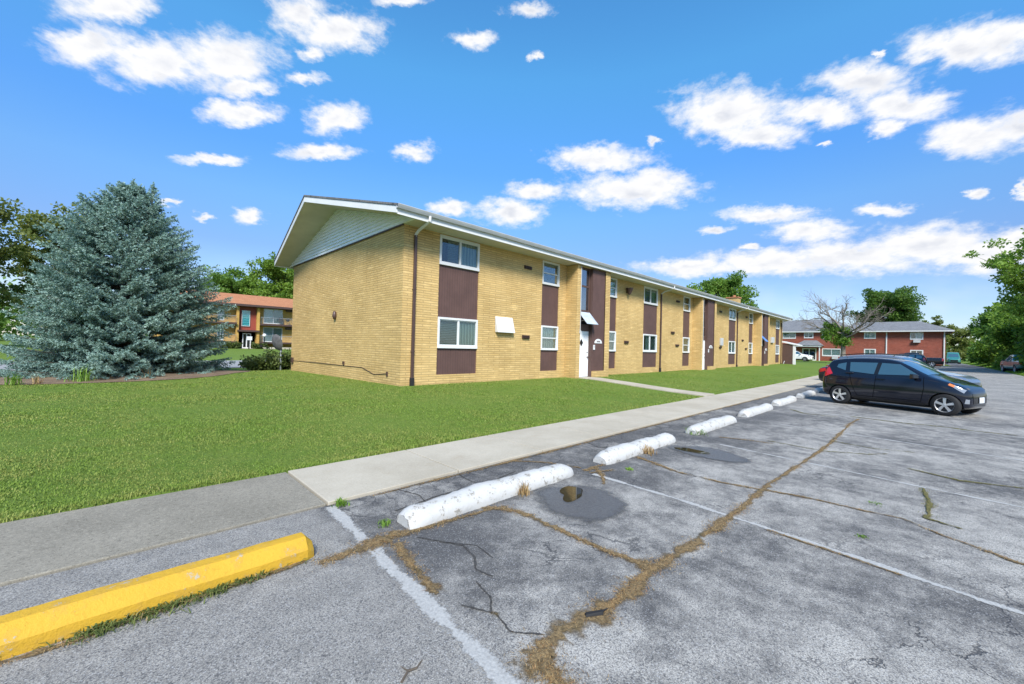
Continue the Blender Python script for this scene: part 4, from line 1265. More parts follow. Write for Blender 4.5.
# ------------------------------------------------------------------ the building with the terracotta roof across the street
def far_left():
    Y = 69.3
    root = thing('balcony_building', 'two storey ochre brick apartments with terracotta roof and balconies across the street', 'building', (14, Y, .2))
    def put2(o): o.matrix_parent_inverse = Matrix.Translation((-14, -Y, -.2)); return o
    def B(name, mat, mb, par=root, **kw): return put2(mb.build(name, mat, par, **kw)) if par is root else mb.build(name, mat, par, **kw)
    b = MB(); wall_sheet(b, 'y', Y, 4, 46, -.3, 6.9, [(10.3, 11.05, 4.2, 6.2), (10.3, 11.05, 1.4, 3.5), (15.95, 18.5, 4.05, 6.25), (15.95, 18.5, 1.3, 3.5), (24, 26.5, 4.05, 6.25), (24, 26.5, 1.3, 3.5)], .15)
    wall_sheet(b, 'x', 4, Y, Y + 10, -.3, 6.9, [], .1)
    B('wall', M['brick_o'], b)
    for z0, z1 in ((4.05, 6.25), (1.3, 3.5)):
        for x0, x1 in ((15.95, 18.5), (24, 26.5)):
            put2(window(root, 'y', Y, x0, x1, z0, z1, 'slider', [(0, .52, 'blindw'), (.52, 1, 'curtain')], .06))
    for z0, z1 in ((4.2, 6.2), (1.4, 3.5)): put2(window(root, 'y', Y, 10.3, 11.05, z0, z1, 'slider', [(0, 1, 'blindw')], .06))
    for x0, x1 in ((12.38, 12.70), (14.92, 15.26)):
        b = MB(); b.box(x0, x1, Y - .9, Y + .1, -.3, 6.4); B('pier', M['brick_o'], b)
    b = MB(); b.box(12.70, 14.92, Y - .30, Y + .05, 2.95, 6.4); B('red_panel', M['redpan'], b)
    put2(window(root, 'y', Y - .42, 13.1, 14.12, 3.5, 5.78, 'none', [(0, 1, 'teal')], .05, deep=.2))
    b = MB(); b.box(12.5, 15.2, Y - 1.2, Y - .25, 2.70, 2.94); B('entrance_canopy', M['brownm'], b)
    b = MB(); b.box(12.72, 14.90, Y + .0, Y + .1, .2, 2.7); B('entrance_back', M['dark'], b)
    d = put2(window(root, 'y', Y - .25, 13.28, 14.35, .3, 2.5, 'doors', None, .12, name='entrance_door'))
    b = MB(); b.box(12.6, 15.4, Y - 2.2, Y - .3, -.1, .3); B('doorstep', M['concrete'], b)
    for z in (3.86, 1.18):
        for x0, x1 in ((15.27, 23), (5.0, 12.37)):
            b = MB(); b.box(x0, x1, Y - 1.3, Y, z - .14, z + .10); sl = B('balcony', M['brownm'], b)
            r = MB()
            r.box(x0 + .03, x1 - .03, Y - 1.27, Y - 1.24, z + 1.02, z + 1.06)
            for x in np.arange(x0 + .06, x1, .13): r.box(x - .008, x + .008, Y - 1.265, Y - 1.245, z + .1, z + 1.02)
            r.build('railing', M['steel'], sl)
    # roof
    b = MB(); e0, e1, rz = 6.62, 6.72, 8.55
    pts = [(3.2, Y - 1.5, e0), (47, Y - 1.5, e0), (47, Y + 5, rz), (3.2, Y + 5, rz)]
    b.face(pts); b.face([(3.2, Y + 5, rz), (47, Y + 5, rz), (47, Y + 11.5, e0), (3.2, Y + 11.5, e0)])
    b.face([(p[0], p[1], p[2] - .05) for p in pts][::-1])
    B('roof', M['shingle_o'], b)
    b = MB(); b.box(3.2, 47, Y - 1.52, Y - 1.46, e0 - .30, e0 - .004); b.box(3.2, 47, Y - 1.46, Y, e0 - .32, e0 - .28); B('fascia', M['brownm'], b)
    ac = MB(); ac.box(18.9, 19.8, Y - .25, Y - .005, 3.25, 3.62); ac.box(18.9, 19.8, Y - .25, Y - .005, 6.0, 6.34); B('air_conditioner', M['brownm'], ac)
    return root
M['redpan'] = simple('red_panel', (.24, .052, .034), .6, .3, .1)
M['teal'] = curtain_mat('teal_blind', (.07, .40, .46), (.12, .50, .56), 3, True)
far_left()
# a patio chair and a grill on the upper balcony
b = MB()
for dx in (0, .5):
    for dy in (0, .5): b.tube([(dx, dy, 0), (dx, dy, .45)], .025, 6)
b.box(-.03, .53, -.03, .53, .43, .48); b.hexa([(-.03, .48, .45), (.53, .48, .45), (.53, .54, .45), (-.03, .54, .45), (-.03, .62, 1.05), (.53, .62, 1.05), (.53, .67, 1.05), (-.03, .67, 1.05)])
o = b.build('patio_chair', M['black']); o.location = (17.9, 68.3, 3.965); tag(o, 'dark patio chair on the upper balcony of the ochre apartments', 'chair')
b = MB(); b.lathe([(0, .5), (.2, .52), (.28, .68), (.28, .74), (.2, .92), (0, .98)], 12)
for a in (0, 2.1, 4.2): b.tube([(.15 * math.cos(a), .15 * math.sin(a), .55), (.3 * math.cos(a), .3 * math.sin(a), 0)], .02, 5)
o = b.build('kettle_grill', M['black']); o.location = (19.0, 68.5, 3.965); tag(o, 'black kettle grill on the upper balcony beside the dark chair', 'grill')
# lamp post with a white globe by that entrance
t = thing('lamp_post', 'short dark lamp post with a white globe beside the shrub at the ochre entrance', 'street lamp', (15.55, 66.8, .25))
b = MB(); b.tube([(0, 0, 0), (0, 0, 1.75)], .06, 8); b.lathe([(.14, 0), (.12, .1), (.06, .2)], 10); b.build('post', M['black'], t)
b = MB(); b.lathe([(0, 1.72), (.16, 1.76), (.26, 1.92), (.26, 2.04), (.16, 2.20), (0, 2.26)], 14); b.build('globe', M['white'], t, smooth=True)
t = thing('notice_post', 'slim dark post with a small white notice on the lawn before the ochre entrance', 'sign', (13.0, 63.5, .25))
b = MB(); b.box(-.07, .07, -.06, .06, 0, 1.35); b.build('post', M['black'], t)
b = MB(); b.box(-.32, .32, -.09, -.06, 1.25, 1.75); b.build('notice', M['white'], t)
# low garden wall
b = MB(); b.box(15.3, 19.5, 66.2, 66.5, .1, .55); o = b.build('garden_wall', M['concrete'], bevel=.02); tag(o, 'low pale garden wall in front of the ochre apartments', 'wall')

# ------------------------------------------------------------------ the red brick building at the end of the lot
def far_right():
    X = 87.5; g0 = .1
    root = thing('brick_building', 'two storey red brick apartments with grey hip roof at the far end of the lot', 'building', (X, 8, .3))
    def put3(o): o.matrix_parent_inverse = Matrix.Translation((-X, -8, -.3)); return o
    def B(name, mat, mb, **kw): return put3(mb.build(name, mat, root, **kw))
    W = [(16.3, 18.3, 4.28, 5.44), (13.74, 15.11, 4.38, 5.44), (11.3, 12.55, 4.22, 5.42), (5.57, 7.02, 4.32, 5.46), (9.93, 12.5, 1.30, 2.62), (5.55, 7.0, 1.35, 2.68), (.20, 1.66, 4.2, 5.34), (.19, 1.62, 1.35, 2.64), (20.0, 22.0, 4.3, 5.44), (20, 22, 1.3, 2.6)]
    b = MB(); wall_sheet(b, 'x', X, -2.1, 26, 0, 5.6, W + [(13.28, 15.33, .45, 2.63)], .15)
    wall_sheet(b, 'y', -2.1, X, X + 14, 0, 5.6, [], .1); B('wall', M['brick_r'], b)
    for i, (y0, y1, z0, z1) in enumerate(W):
        put3(window(root, 'x', X, y0, y1, z0, z1, 'slider', [[(0, 1, 'curtain')], [(0, 1, 'blind')], [(0, .5, 'curtain')], [(0, 1, 'blindw')], [(0, 1, 'blindw')], [(0, 1, 'blindw')], [(0, .6, 'blindw')], [], [(0, 1, 'curtain')], [(0, 1, 'curtain')]][i], .13))
    put3(window(root, 'x', X, 13.28, 15.33, .45, 2.63, 'doors', None, .17, name='entrance_doors'))
    # two hipped roofs, the near one slightly forward and lower
    ov = .75
    def hip(y0, y1, rz, rx, ra, rb, x0):
        b = MB(); e = 5.62; x1 = x0 + 2 * rx
        A, Bq, C, D = (x0, y0, e), (x0, y1, e), (x1, y1, e), (x1, y0, e)
        P, Q = (x0 + rx, ra, rz), (x0 + rx, rb, rz)
        b.face([A, Bq, Q, P]); b.face([Bq, C, Q]); b.face([C, D, P, Q]); b.face([D, A, P])
        b.face([(p[0], p[1], p[2] - .03) for p in (A, D, C, Bq)])
        B('roof', M['shingle_r'], b)
        b = MB(); b.box(x0 - .01, x0 + .04, y0, y1, e - .20, e - .034); b.box(x0, x1, y0 - .01, y0 + .03, e - .20, e - .034); b.box(x0 + .05, X - .002, y0 + .04, y1, e - .22, e - .17); B('fascia', M['white'], b)
    hip(-2.95, 9.3, 7.35, 6.2, .6, 8.7, X - ov - .02)
    hip(7.2, 27, 8.05, 7.0, 12.0, 22, X - .55)
    # entrance canopy with its own hip roof
    b = MB(); b.box(X - 1.75, X, 12.4, 16.0, 2.86, 3.08); B('canopy_fascia', M['white'], b)
    b = MB(); e = 3.085
    b.face([(X - 1.85, 12.2, e), (X - 1.85, 16.2, e), (X - .5, 15.0, 4.0), (X - .5, 13.2, 4.0)])
    b.face([(X - 1.85, 12.2, e), (X - .5, 13.2, 4.0), (X - .003, 13.2, 4.0), (X - .003, 12.2, e)]); b.face([(X - 1.85, 16.2, e), (X - .003, 16.2, e), (X - .003, 15.0, 4.0), (X - .5, 15.0, 4.0)]); b.face([(X - .5, 13.2, 4.0), (X - .5, 15.0, 4.0), (X - .003, 15.0, 4.0), (X - .003, 13.2, 4.0)])
    B('canopy_roof', M['shingle_r'], b)
    for y in (4.3, -1.98, 12.62):
        b = MB(); b.box(X - .12 - (1.5 if y > 10 else 0), X - .01 - (1.5 if y > 10 else 0), y - .07, y + .07, .3, 5.4 if y < 10 else 2.86); B('downspout', M['white'], b)
    b = MB(); b.box(X - .35, X - .005, .5, 1.28, 3.76, 4.16); ac = B('air_conditioner', M['grey'], b)
    b = MB(); b.box(X - .30, X - .005, 10.3, 11.1, .85, 1.26); B('air_conditioner', M['grey'], b)
    return root
M['shingle_r'] = shingle_mat('blue_grey_shingle', (.15, .155, .165), (.20, .205, .215), .16, 'x')
far_right()

M['dishgrey'] = simple('weathered_dish', (.10, .10, .105), .6, .3, .3, 6)
# pole with an old satellite dish mount behind the corner, junipers around it
t = thing('satellite_dish', 'grey pole with a weathered satellite dish beside the junipers at the building corner', 'satellite dish', (6.25, 23.5, .02))
b = MB(); b.tube([(0, 0, -.1), (0, 0, 1.25)], .045, 8); b.build('pole', M['steel'], t)
b = MB(); b.tube([(0, 0, 1.2), (-.15, -.12, 1.38), (-.10, -.1, 1.62)], .028, 6); b.build('mount', M['black'], t)
b = MB(); pr = [(0.0, 0), (.18, .02), (.34, .07), (.42, .12)]
b.lathe(pr, 18); d = b.build('dish', M['dishgrey'], t, smooth=True); d.location = (-.30, -.02, 1.42); d.rotation_euler = (0, R(78), R(20))
b = MB(); b.tube([(-.55, -.1, 1.12), (-.95, -.28, 1.24)], .018, 5); b.box(-1.03, -.93, -.33, -.24, 1.18, 1.30); b.build('arm', M['black'], t)
# ------------------------------------------------------------------ trees
def leaf_quads(P, size, g, tint, up=.35, outward=None):
    """folded rhombic leaves at points P"""
    n = len(P)
    d = g.normal(size=(n, 3)); d[:, 2] -= .25
    if outward is not None: d += outward * .8
    d /= np.linalg.norm(d, axis=1)[:, None] + 1e-9
    nn = g.normal(size=(n, 3)); nn[:, 2] += up * 2.2
    s = np.cross(d, nn); s /= np.linalg.norm(s, axis=1)[:, None] + 1e-9
    L = size[:, None]
    a = P; b = P + d * L * .5 + s * L * .33; c = P + d * L; e = P + d * L * .5 - s * L * .33
    V = np.stack([a, b, c, e], 1).reshape(-1, 3)
    i = np.arange(n)[:, None] * 4
    F = np.concatenate([i + [[0, 1, 2]], i + [[0, 2, 3]]], 0)
    return V, F, np.concatenate([tint, tint])

def limb_path(p0, d0, L, g, k=6, rise=.25, wob=.18):
    pts = [np.array(p0, float)]; d = np.array(d0, float)
    for i in range(k):
        d = d + g.normal(0, wob, 3) + np.array([0, 0, rise / k])
        d /= np.linalg.norm(d)
        pts.append(pts[-1] + d * L / k)
    return pts

def broadleaf(name, label, loc, H, Rc, base, mat, bark, seed, nl=34, sub=4, leaves=120, lsize=.26, clump=.75, trunk_r=.22, flat=.62, squash=1.0, group=None, lean=(0, 0), cat='tree', shape='round', low=0.0):
    """trunk with limbs > crown of leaf clumps hung along the twigs"""
    g = np.random.default_rng(seed)
    root = thing(name, label, cat, loc, 0, group)
    mb = MB()
    top = np.array([lean[0], lean[1], H * .80])
    tp = [np.array([0, 0, -.2]), np.array([0, 0, .0])]
    for i in range(1, 7):
        t = i / 6
        tp.append(np.array([top[0] * t ** 1.5 + g.normal(0, .05 * H * .1), top[1] * t ** 1.5 + g.normal(0, .05 * H * .1), top[2] * t]))
    rad = [trunk_r * 1.25, trunk_r * 1.1] + [trunk_r * (1 - .82 * i / 6) for i in range(1, 7)]
    mb.tube(tp, rad, 9)
    cen, cr = [], []
    for k in range(nl):
        t = (k + g.random()) / nl
        z = base + (H * .80 - base) * t ** .9
        if low and g.random() < low: z = g.uniform(.15, base)
        az = k * 2.399 + g.normal(0, .3)
        u = (z - base) / (H - base)
        if shape == 'round': reach = Rc * math.sqrt(max(.06, 1 - (2 * min(1, max(u, 0)) ** 1.1 - .75) ** 2))
        elif shape == 'spread': reach = Rc * (.75 + .35 * u) * (1 if u < .7 else .75)
        else: reach = Rc * (1 - .75 * max(0, u))
        reach *= g.uniform(.62, 1.12)
        ti = min(5.999, max(0, z / (H * .80) * 6)); i0 = int(ti)
        p0 = tp[1 + i0] + (tp[2 + i0] - tp[1 + i0]) * (ti - i0) if i0 < 6 else tp[-1]
        d = np.array([math.cos(az), math.sin(az), .18 + .75 * max(0, u)])
        d /= np.linalg.norm(d)
        lp = limb_path(p0, d, reach, g, 5, .25)
        r0 = trunk_r * (.40 - .25 * max(0, u))
        mb.tube(lp, [max(.012, r0 * (1 - .8 * j / 5)) for j in range(6)], 5, cap=False)
        for j in range(sub):
            q = g.integers(2, 6); p1 = lp[q]
            dd = g.normal(size=3); dd[2] = abs(dd[2]) * .6 + .05; dd += d * .9; dd /= np.linalg.norm(dd)
            sp = limb_path(p1, dd, reach * g.uniform(.22, .42) + .25, g, 3, .15)
            mb.tube(sp, [max(.008, r0 * .3), max(.007, r0 * .22), .008, .005], 4, cap=False)
            cen.append(sp[-1]); cr.append(clump * g.uniform(.6, 1.2))
            if g.random() < .6: cen.append(sp[1]); cr.append(clump * g.uniform(.45, .85))
        cen.append(lp[-1]); cr.append(clump * g.uniform(.7, 1.15))
    for k in range(int(nl * .35)):
        p = tp[-1] + g.normal(0, 1, 3) * np.array([Rc * .25, Rc * .25, (H * .2) * .35]) + np.array([0, 0, H * .10])
        cen.append(p); cr.append(clump * g.uniform(.6, 1.0))
    mb.build('trunk', bark, root, smooth=True)
    cen = np.array(cen); cr = np.array(cr); cen[:, 2] = np.maximum(cen[:, 2], .25)
    n = len(cen)
    cnt = (leaves * (cr / clump) ** 1.5).astype(int)
    idx = np.repeat(np.arange(n), cnt)
    o = g.normal(size=(len(idx), 3)); o /= np.linalg.norm(o, axis=1)[:, None]
    o *= (g.random(len(idx)) ** .45)[:, None]
    P = cen[idx] + o * cr[idx][:, None] * np.array([1, 1, flat])
    P[:, 2] = np.maximum(P[:, 2], .05)
    ctint = g.normal(.45, .20, n)
    tint = np.clip(ctint[idx] + g.normal(0, .15, len(idx)), 0, 1)
    V, F, T_ = leaf_quads(P, lsize * g.uniform(.6, 1.25, len(idx)), g, tint, outward=o)
    np_mesh('crown', V, F, mat, root, {'tint': T_})
    return root

def spruce(loc, H, Rb, seed):
    g = np.random.default_rng(seed)
    root = thing('blue_spruce', 'broad dense blue spruce with two leaders standing in a mulch bed on the lawn', 'tree', loc)
    mb = MB(); mb.tube([(0, 0, -.2), (0, 0, H * .5), (0.05, 0, H * .97)], [.24, .14, .02], 8)
    mb.tube([(.08, .0, H * .55), (.50, -.40, H * .70), (.62, -.52, H * .965)], [.07, .05, .015], 6)
    tips, tdir, ttint, tl = [], [], [], []
    def prof(t): return Rb * max(0.0, 1 - t ** 2.1) ** .88
    def spray(p, d, L, tint, n):
        """a twig from p along d, needles all round"""
        s = np.linspace(.12, 1.0, n)[:, None]
        q = p + d * L * s + np.array([0, 0, -.10 * L]) * (s ** 2) + g.normal(0, .012, (n, 3))
        tips.append(q); tdir.append(np.repeat(d[None], n, 0)); ttint.append(np.full(n, tint) + g.normal(0, .10, n) + .20 * s[:, 0] - .1); tl.append(np.full(n, .5 + .5 * min(1, L / .35)))
    nb = 700
    for k in range(nb):
        t = ((k + g.random()) / nb) ** 1.28
        z = .12 + (H - .35) * t
        z = max(.12, round(z / .31) * .31 + g.normal(0, .045))
        az = k * 2.399963 + g.normal(0, .25)
        bump_ = 1 + .10 * math.sin(3 * az + 5 * t) + .07 * math.sin(7 * az + 11 * t)
        L = prof(t) * g.uniform(.80, 1.06) * bump_
        if t > .90: L = max(L, .28)
        droop = -.22 + .62 * t
        d = np.array([math.cos(az), math.sin(az), droop]); d /= np.linalg.norm(d)
        nseg = 7; pts = []
        for i in range(nseg + 1):
            s = i / nseg
            pts.append(np.array([0, 0, z]) + d * L * s + np.array([0, 0, L * (.20 * s * s - .05)]))
        if pts[-1][2] < .10:
            dz = .10 - pts[-1][2]
            for i, p in enumerate(pts): p[2] += dz * i / nseg
        mb.tube(pts[::2] + [pts[-1]], [.03 * (1 - t) + .01, .02 * (1 - t) + .008, .012, .008, .005], 4, cap=False)
        side = np.cross(d, [0, 0, 1]); side /= np.linalg.norm(side)
        bt = g.normal(.38, .16)
        s0 = .34
        m = int(9 + 20 * L / Rb)
        for j in range(m):
            s = s0 + (1 - s0) * (j + g.random()) / m
            i = min(nseg - 1, int(s * nseg)); f = s * nseg - i
            p = pts[i] * (1 - f) + pts[i + 1] * f
            sg = 1 if j % 2 else -1
            ang = g.uniform(.5, 1.0)
            dd = d * math.cos(ang) + side * sg * math.sin(ang) + np.array([0, 0, g.uniform(-.22, .05)])
            dd /= np.linalg.norm(dd)
            l = (.16 + .55 * (1.05 - s)) * (.45 + .55 * L / Rb) * g.uniform(.8, 1.25)
            spray(p, dd, l, bt, max(3, int(l / .055)))
            if l > .3:
                for q in (.45, .75):
                    d3 = dd + side * sg * g.uniform(-.9, .9) + d * .5 + np.array([0, 0, g.uniform(-.15, .08)]); d3 /= np.linalg.norm(d3)
                    spray(p + dd * l * q, d3, l * .42, bt + .04, max(3, int(l * .42 / .05)))
        e = pts[-1] - pts[-2]; e /= np.linalg.norm(e)
        spray(pts[-1] - e * .1, e, .24, bt + .08, 6)
    for (bx, by, z0, z1) in ((0.05, 0, H * .86, H), (.62, -.52, H * .84, H * .985)):
        for k in range(34):
            t = k / 34; z = z0 + (z1 - z0) * t; az = k * 2.4
            d = np.array([math.cos(az), math.sin(az), .5 + t]); d /= np.linalg.norm(d)
            spray(np.array([bx, by, z]), d, .50 * (1 - t) + .08, g.normal(.45, .1), 6)
        spray(np.array([bx, by, z1 - .15]), np.array([0, 0, 1.0]), .34, .5, 8)
    mb.build('trunk', M['bark'], root, smooth=True)
    Q = np.concatenate(tips); D = np.concatenate(tdir); T = np.concatenate(ttint); Ls = np.concatenate(tl)
    V, F, TT = [], [], []
    base = 0
    n = len(Q)
    for r in range(4):
        a = g.normal(size=(n, 3)); a -= D * (a * D).sum(1)[:, None]; a /= np.linalg.norm(a, axis=1)[:, None]
        dirn = D * .75 + a * .75; dirn /= np.linalg.norm(dirn, axis=1)[:, None]
        s = np.cross(dirn, g.normal(size=(n, 3))); s /= np.linalg.norm(s, axis=1)[:, None]
        L = (.085 * g.uniform(.7, 1.25, n) * (.7 + .3 * Ls))[:, None]; w = .023
        V.append(np.stack([Q - s * w, Q + s * w, Q + dirn * L], 1).reshape(-1, 3))
        F.append(np.arange(n * 3).reshape(-1, 3) + base); base += n * 3
        TT.append(np.clip(T + g.normal(0, .1, n), 0, 1))
    np_mesh('crown', np.concatenate(V), np.concatenate(F), M['needle'], root, {'tint': np.concatenate(TT)})
    print('spruce tris', base // 3)
    return root
spruce((SPRUCE[0], SPRUCE[1], gz(*SPRUCE) + .1), 7.5, 3.08, 77)

def juniper(loc, rx, ry, h, seed, label, mat='juniper', n=5200, sz=.13, name='juniper_shrub', spread=True):
    g = np.random.default_rng(seed)
    root = thing(name, label, 'shrub', loc)
    mb = MB(); P, D, tt = [], [], []
    nb = 46
    for k in range(nb):
        az = k * 2.4; t = g.random()
        d = np.array([math.cos(az) * rx, math.sin(az) * ry, h * g.uniform(.35, 1.0)]) * g.uniform(.7, 1.0)
        pts = [d * s * np.array([1, 1, s ** .6 if spread else 1]) for s in (0.02, .35, .7, 1.0)]
        mb.tube(pts, [.03, .02, .012, .006], 4, cap=False)
        m = n // nb
        s = g.uniform(.25, 1.03, m)[:, None]
        q = d * s; q[:, 2] = d[2] * (s[:, 0] ** 1.4)
        o = g.normal(0, 1, (m, 3)) * np.array([rx, ry, h * .7]) * .10
        P.append(q + o); D.append(np.repeat((d / np.linalg.norm(d))[None], m, 0)); tt.append(np.full(m, g.normal(.42, .2)))
    mb.build('stem', M['bark'], root)
    P = np.concatenate(P); P[:, 2] = np.maximum(P[:, 2], .02); D = np.concatenate(D); tt = np.clip(np.concatenate(tt) + g.normal(0, .14, len(P)), 0, 1)
    V, F, T_ = leaf_quads(P, sz * g.uniform(.6, 1.3, len(P)), g, tt, .3, D)
    np_mesh('foliage', V, F, M[mat], root, {'tint': T_})
    return root
juniper((5.75, 24.2, gz(5.75, 24.2)), 1.15, .9, .95, 61, 'wide spreading dark juniper in front of the grey dish pole')
juniper((6.9, 24.3, gz(6.9, 24.3)), 1.15, .9, 1.25, 62, 'upright dark juniper tucked behind the yellow building corner')
juniper((11.6, 67.3, .2), 1.25, 1.0, 1.15, 63, 'clipped round dark shrub left of the ochre entrance door', n=3000, sz=.2, name='shrub', spread=False)
juniper((15.1, 67.4, .2), .95, .9, 1.15, 64, 'clipped round dark shrub right of the ochre entrance door', n=3000, sz=.2, name='shrub', spread=False)

# behind the spruce, on the left
broadleaf('oak_tree', 'tall open crowned olive green tree at the left edge behind the spruce', (-11.5, 62, .1), 14.8, 5.4, 3.5, M['leafO'], M['bark'], 201, 36, 4, 105, .34, .95, .34, shape='spread')
broadleaf('oak_tree', 'second olive green tree half hidden behind the left side of the spruce', (-4.2, 70, .2), 15.4, 4.6, 4.5, M['leafO'], M['bark'], 202, 34, 4, 110, .36, 1.0, .32, shape='spread')
broadleaf('shrubby_tree', 'low dense green tree below the tall one at the left edge', (-13.5, 57, .1), 7.6, 4.2, 1.0, M['leafC'], M['bark'], 203, 34, 4, 110, .34, .95, .2, low=.2)
broadleaf('maple_tree', 'big green maple rising behind the terracotta roof', (24, 86, .3), 14.8, 6.4, 4.5, M['leafB'], M['bark'], 204, 42, 4, 130, .42, 1.25, .4)
broadleaf('maple_tree', 'smaller green tree at the left end behind the terracotta roof', (15.5, 90, .3), 12.2, 5.2, 4, M['leafA'], M['bark'], 205, 34, 4, 110, .42, 1.2, .3)
# behind the yellow building
broadleaf('maple_tree', 'broad green tree rising over the roof behind the chimney', (72.0, 23.8, .2), 13.6, 4.6, 5.0, M['leafA'], M['bark'], 206, 38, 4, 115, .34, .95, .34)
broadleaf('maple_tree', 'lighter green tree over the roof left of the chimney', (68.5, 27.8, .2), 11.4, 4.0, 4.5, M['leafB'], M['bark'], 207, 32, 4, 105, .34, .9, .3)
# behind the red building
broadleaf('maple_tree', 'large round dark green tree standing behind the red brick building', (131, 6.4, .3), 16.2, 5.4, 5.5, M['leafC'], M['bark'], 208, 46, 4, 130, .48, 1.35, .45)

# the half dead tree in front of the red building
def dead_tree():
    g = np.random.default_rng(31)
    root = thing('half_dead_tree', 'half dead tree with bare grey branches above and a leafy green lower crown', 'tree', (70.6, 7.8, lawn_z(70.6, 7.8)))
    mb = MB()
    mb.tube([(0, 0, -.2), (0, 0, .0), (.05, .0, 2.2), (0, .1, 3.6), (0, -.1, 4.9)], [.44, .40, .34, .30, .20], 9)
    tipsl = []
    def grow(p, d, L, r, lev):
        pts = limb_path(p, d, L, g, 5, .12, .16)
        mb.tube(pts, [max(.012, r * (1 - .6 * i / 5)) for i in range(6)], 5, cap=False)
        if lev == 0: return
        for k in range(5 if lev > 1 else 4):
            i = g.integers(2, 6)
            dd = d + g.normal(0, .55, 3); dd[2] += .12; dd /= np.linalg.norm(dd)
            grow(pts[i], dd, L * g.uniform(.42, .68), max(.016, r * .42), lev - 1)
    for az, el, L in ((1.7, 1.05, 4.6), (1.35, .62, 4.2), (1.95, .35, 3.4), (-1.5, .95, 3.8), (-1.7, .40, 3.6), (-1.2, .6, 3.0), (.3, 1.0, 3.4), (3.0, .8, 3.2)):
        d = np.array([math.cos(az) * math.cos(el), math.sin(az) * math.cos(el), math.sin(el)])
        grow(np.array([0, 0, g.uniform(3.6, 4.9)]), d, L, .17, 3)
    root.scale = (.9, .80, .94)
    mb.build('trunk', M['barkgrey'], root, smooth=True)
    P, tt = [], []
    for k in range(46):
        c = np.array([g.normal(0, .7), g.uniform(-.7, 2.6), g.uniform(2.9, 5.2)])
        if c[1] > 1.2: c[2] += .6
        q = g.normal(size=(95, 3)); q /= np.linalg.norm(q, axis=1)[:, None]; q *= (g.random(95) ** .45)[:, None] * g.uniform(.45, .8)
        P.append(c + q * np.array([1, 1, .7])); tt.append(np.full(95, g.normal(.45, .2)))
    P = np.concatenate(P); tt = np.clip(np.concatenate(tt) + g.normal(0, .14, len(P)), 0, 1)
    V, F, T_ = leaf_quads(P, .30 * g.uniform(.6, 1.2, len(P)), g, tt)
    np_mesh('crown', V, F, M['leafA'], root, {'tint': T_})
dead_tree()

# along the right side of the road
broadleaf('honey_locust', 'large airy tree overhanging the right edge beside the road', (58.8, -9.0, .35), 11.8, 5.2, 3.2, M['leafB'], M['bark'], 221, 46, 5, 95, .26, .75, .3, flat=.45, shape='spread')
RT_ = [(63, -9.4, 6.4, 3.6, 'leafA', 'bushy tree behind the parked utility truck at the right'), (70.5, -9.2, 6.6, 3.6, 'leafA', 'second bushy tree along the right of the road'),
       (79, -9.0, 7.6, 3.6, 'leafB', 'lighter rounded tree half way along the right of the road'), (90, -9.4, 7.6, 3.8, 'leafB', 'pale leafy tree farther down the right of the road'),
       (104, -9.6, 8.8, 4.2, 'leafA', 'mid green tree near the far end of the road'), (124, -10.5, 9.0, 4.6, 'leafC', 'farthest dark tree at the end of the road'), (165, -3.5, 9.5, 6.0, 'leafO', 'yellow green tree seen past the corner of the red brick building')]
for i, (x, y, h, r, mt, lab) in enumerate(RT_):
    broadleaf('roadside_tree', lab, (x, y, lot_z(x)), h, r, .8, M[mt], M['bark'], 230 + i, 34, 4, 115, .30 + .0012 * x, .85, .16, group='trees along the right side of the road', low=.3)
g_ = np.random.default_rng(5)
n_ = 9000
xx = g_.uniform(50, 130, n_); yy = -5.85 - np.abs(g_.normal(0, 1.3, n_))
o = blades('verge_weeds', np.column_stack([xx, yy, [gz(a, c) for a, c in zip(xx, yy)]]), g_.uniform(.12, .55, n_) * np.clip((-5.8 - yy), .25, 1.3), np.full(n_, .09), .8, 6, M['weed'])
tag(o, 'tall weeds and grass along the right verge of the road', 'weeds', kind='stuff')

# far-off woods closing the horizon
def far_wood(name, x0, x1, y0, y1, h, n, seed, label):
    g = np.random.default_rng(seed)
    m = 90
    c = np.column_stack([g.uniform(x0, x1, m), g.uniform(y0, y1, m)]); hh = h * g.uniform(.6, 1.1, m)
    idx = g.integers(0, m, n)
    o = g.normal(size=(n, 3)); o /= np.linalg.norm(o, axis=1)[:, None]; o *= (g.random(n) ** .4)[:, None]
    r = hh[idx] * .5
    P = np.column_stack([c[idx, 0] + o[:, 0] * r * 1.1, c[idx, 1] + o[:, 1] * r * 1.1, hh[idx] * .52 + o[:, 2] * r])
    P[:, 2] = np.maximum(P[:, 2], .1)
    t = np.clip(g.normal(.4, .2, m)[idx] + g.normal(0, .15, n), 0, 1)
    V, F, T_ = leaf_quads(P, g.uniform(.5, 1.1, n), g, t, outward=o)
    ob = np_mesh(name, V, F, M['leafC'], None, {'tint': T_})
    tag(ob, label, 'woods', kind='stuff')
far_wood('far_woods', -120, 8, 100, 135, 11, 26000, 301, 'distant line of green trees beyond the street at the left')
far_wood('far_woods', 190, 260, -30, 60, 9, 20000, 302, 'distant line of green trees beyond the red brick building')
broadleaf('oak_tree', 'green tree behind the lower left branches of the spruce', (-14.5, 48, -.1), 8.2, 4.2, 1.2, M['leafC'], M['bark'], 210, 34, 4, 110, .30, .9, .2, low=.25)
# ------------------------------------------------------------------ cars. Local axes: x forward, y left, ground at z=0
def lerp_tab(tab, x):
    if x <= tab[0][0]: return tab[0][1:]
    for a, b in zip(tab, tab[1:]):
        if x <= b[0]:
            t = (x - a[0]) / (b[0] - a[0])
            return tuple(p + (q - p) * t for p, q in zip(a[1:], b[1:]))
    return tab[-1][1:]

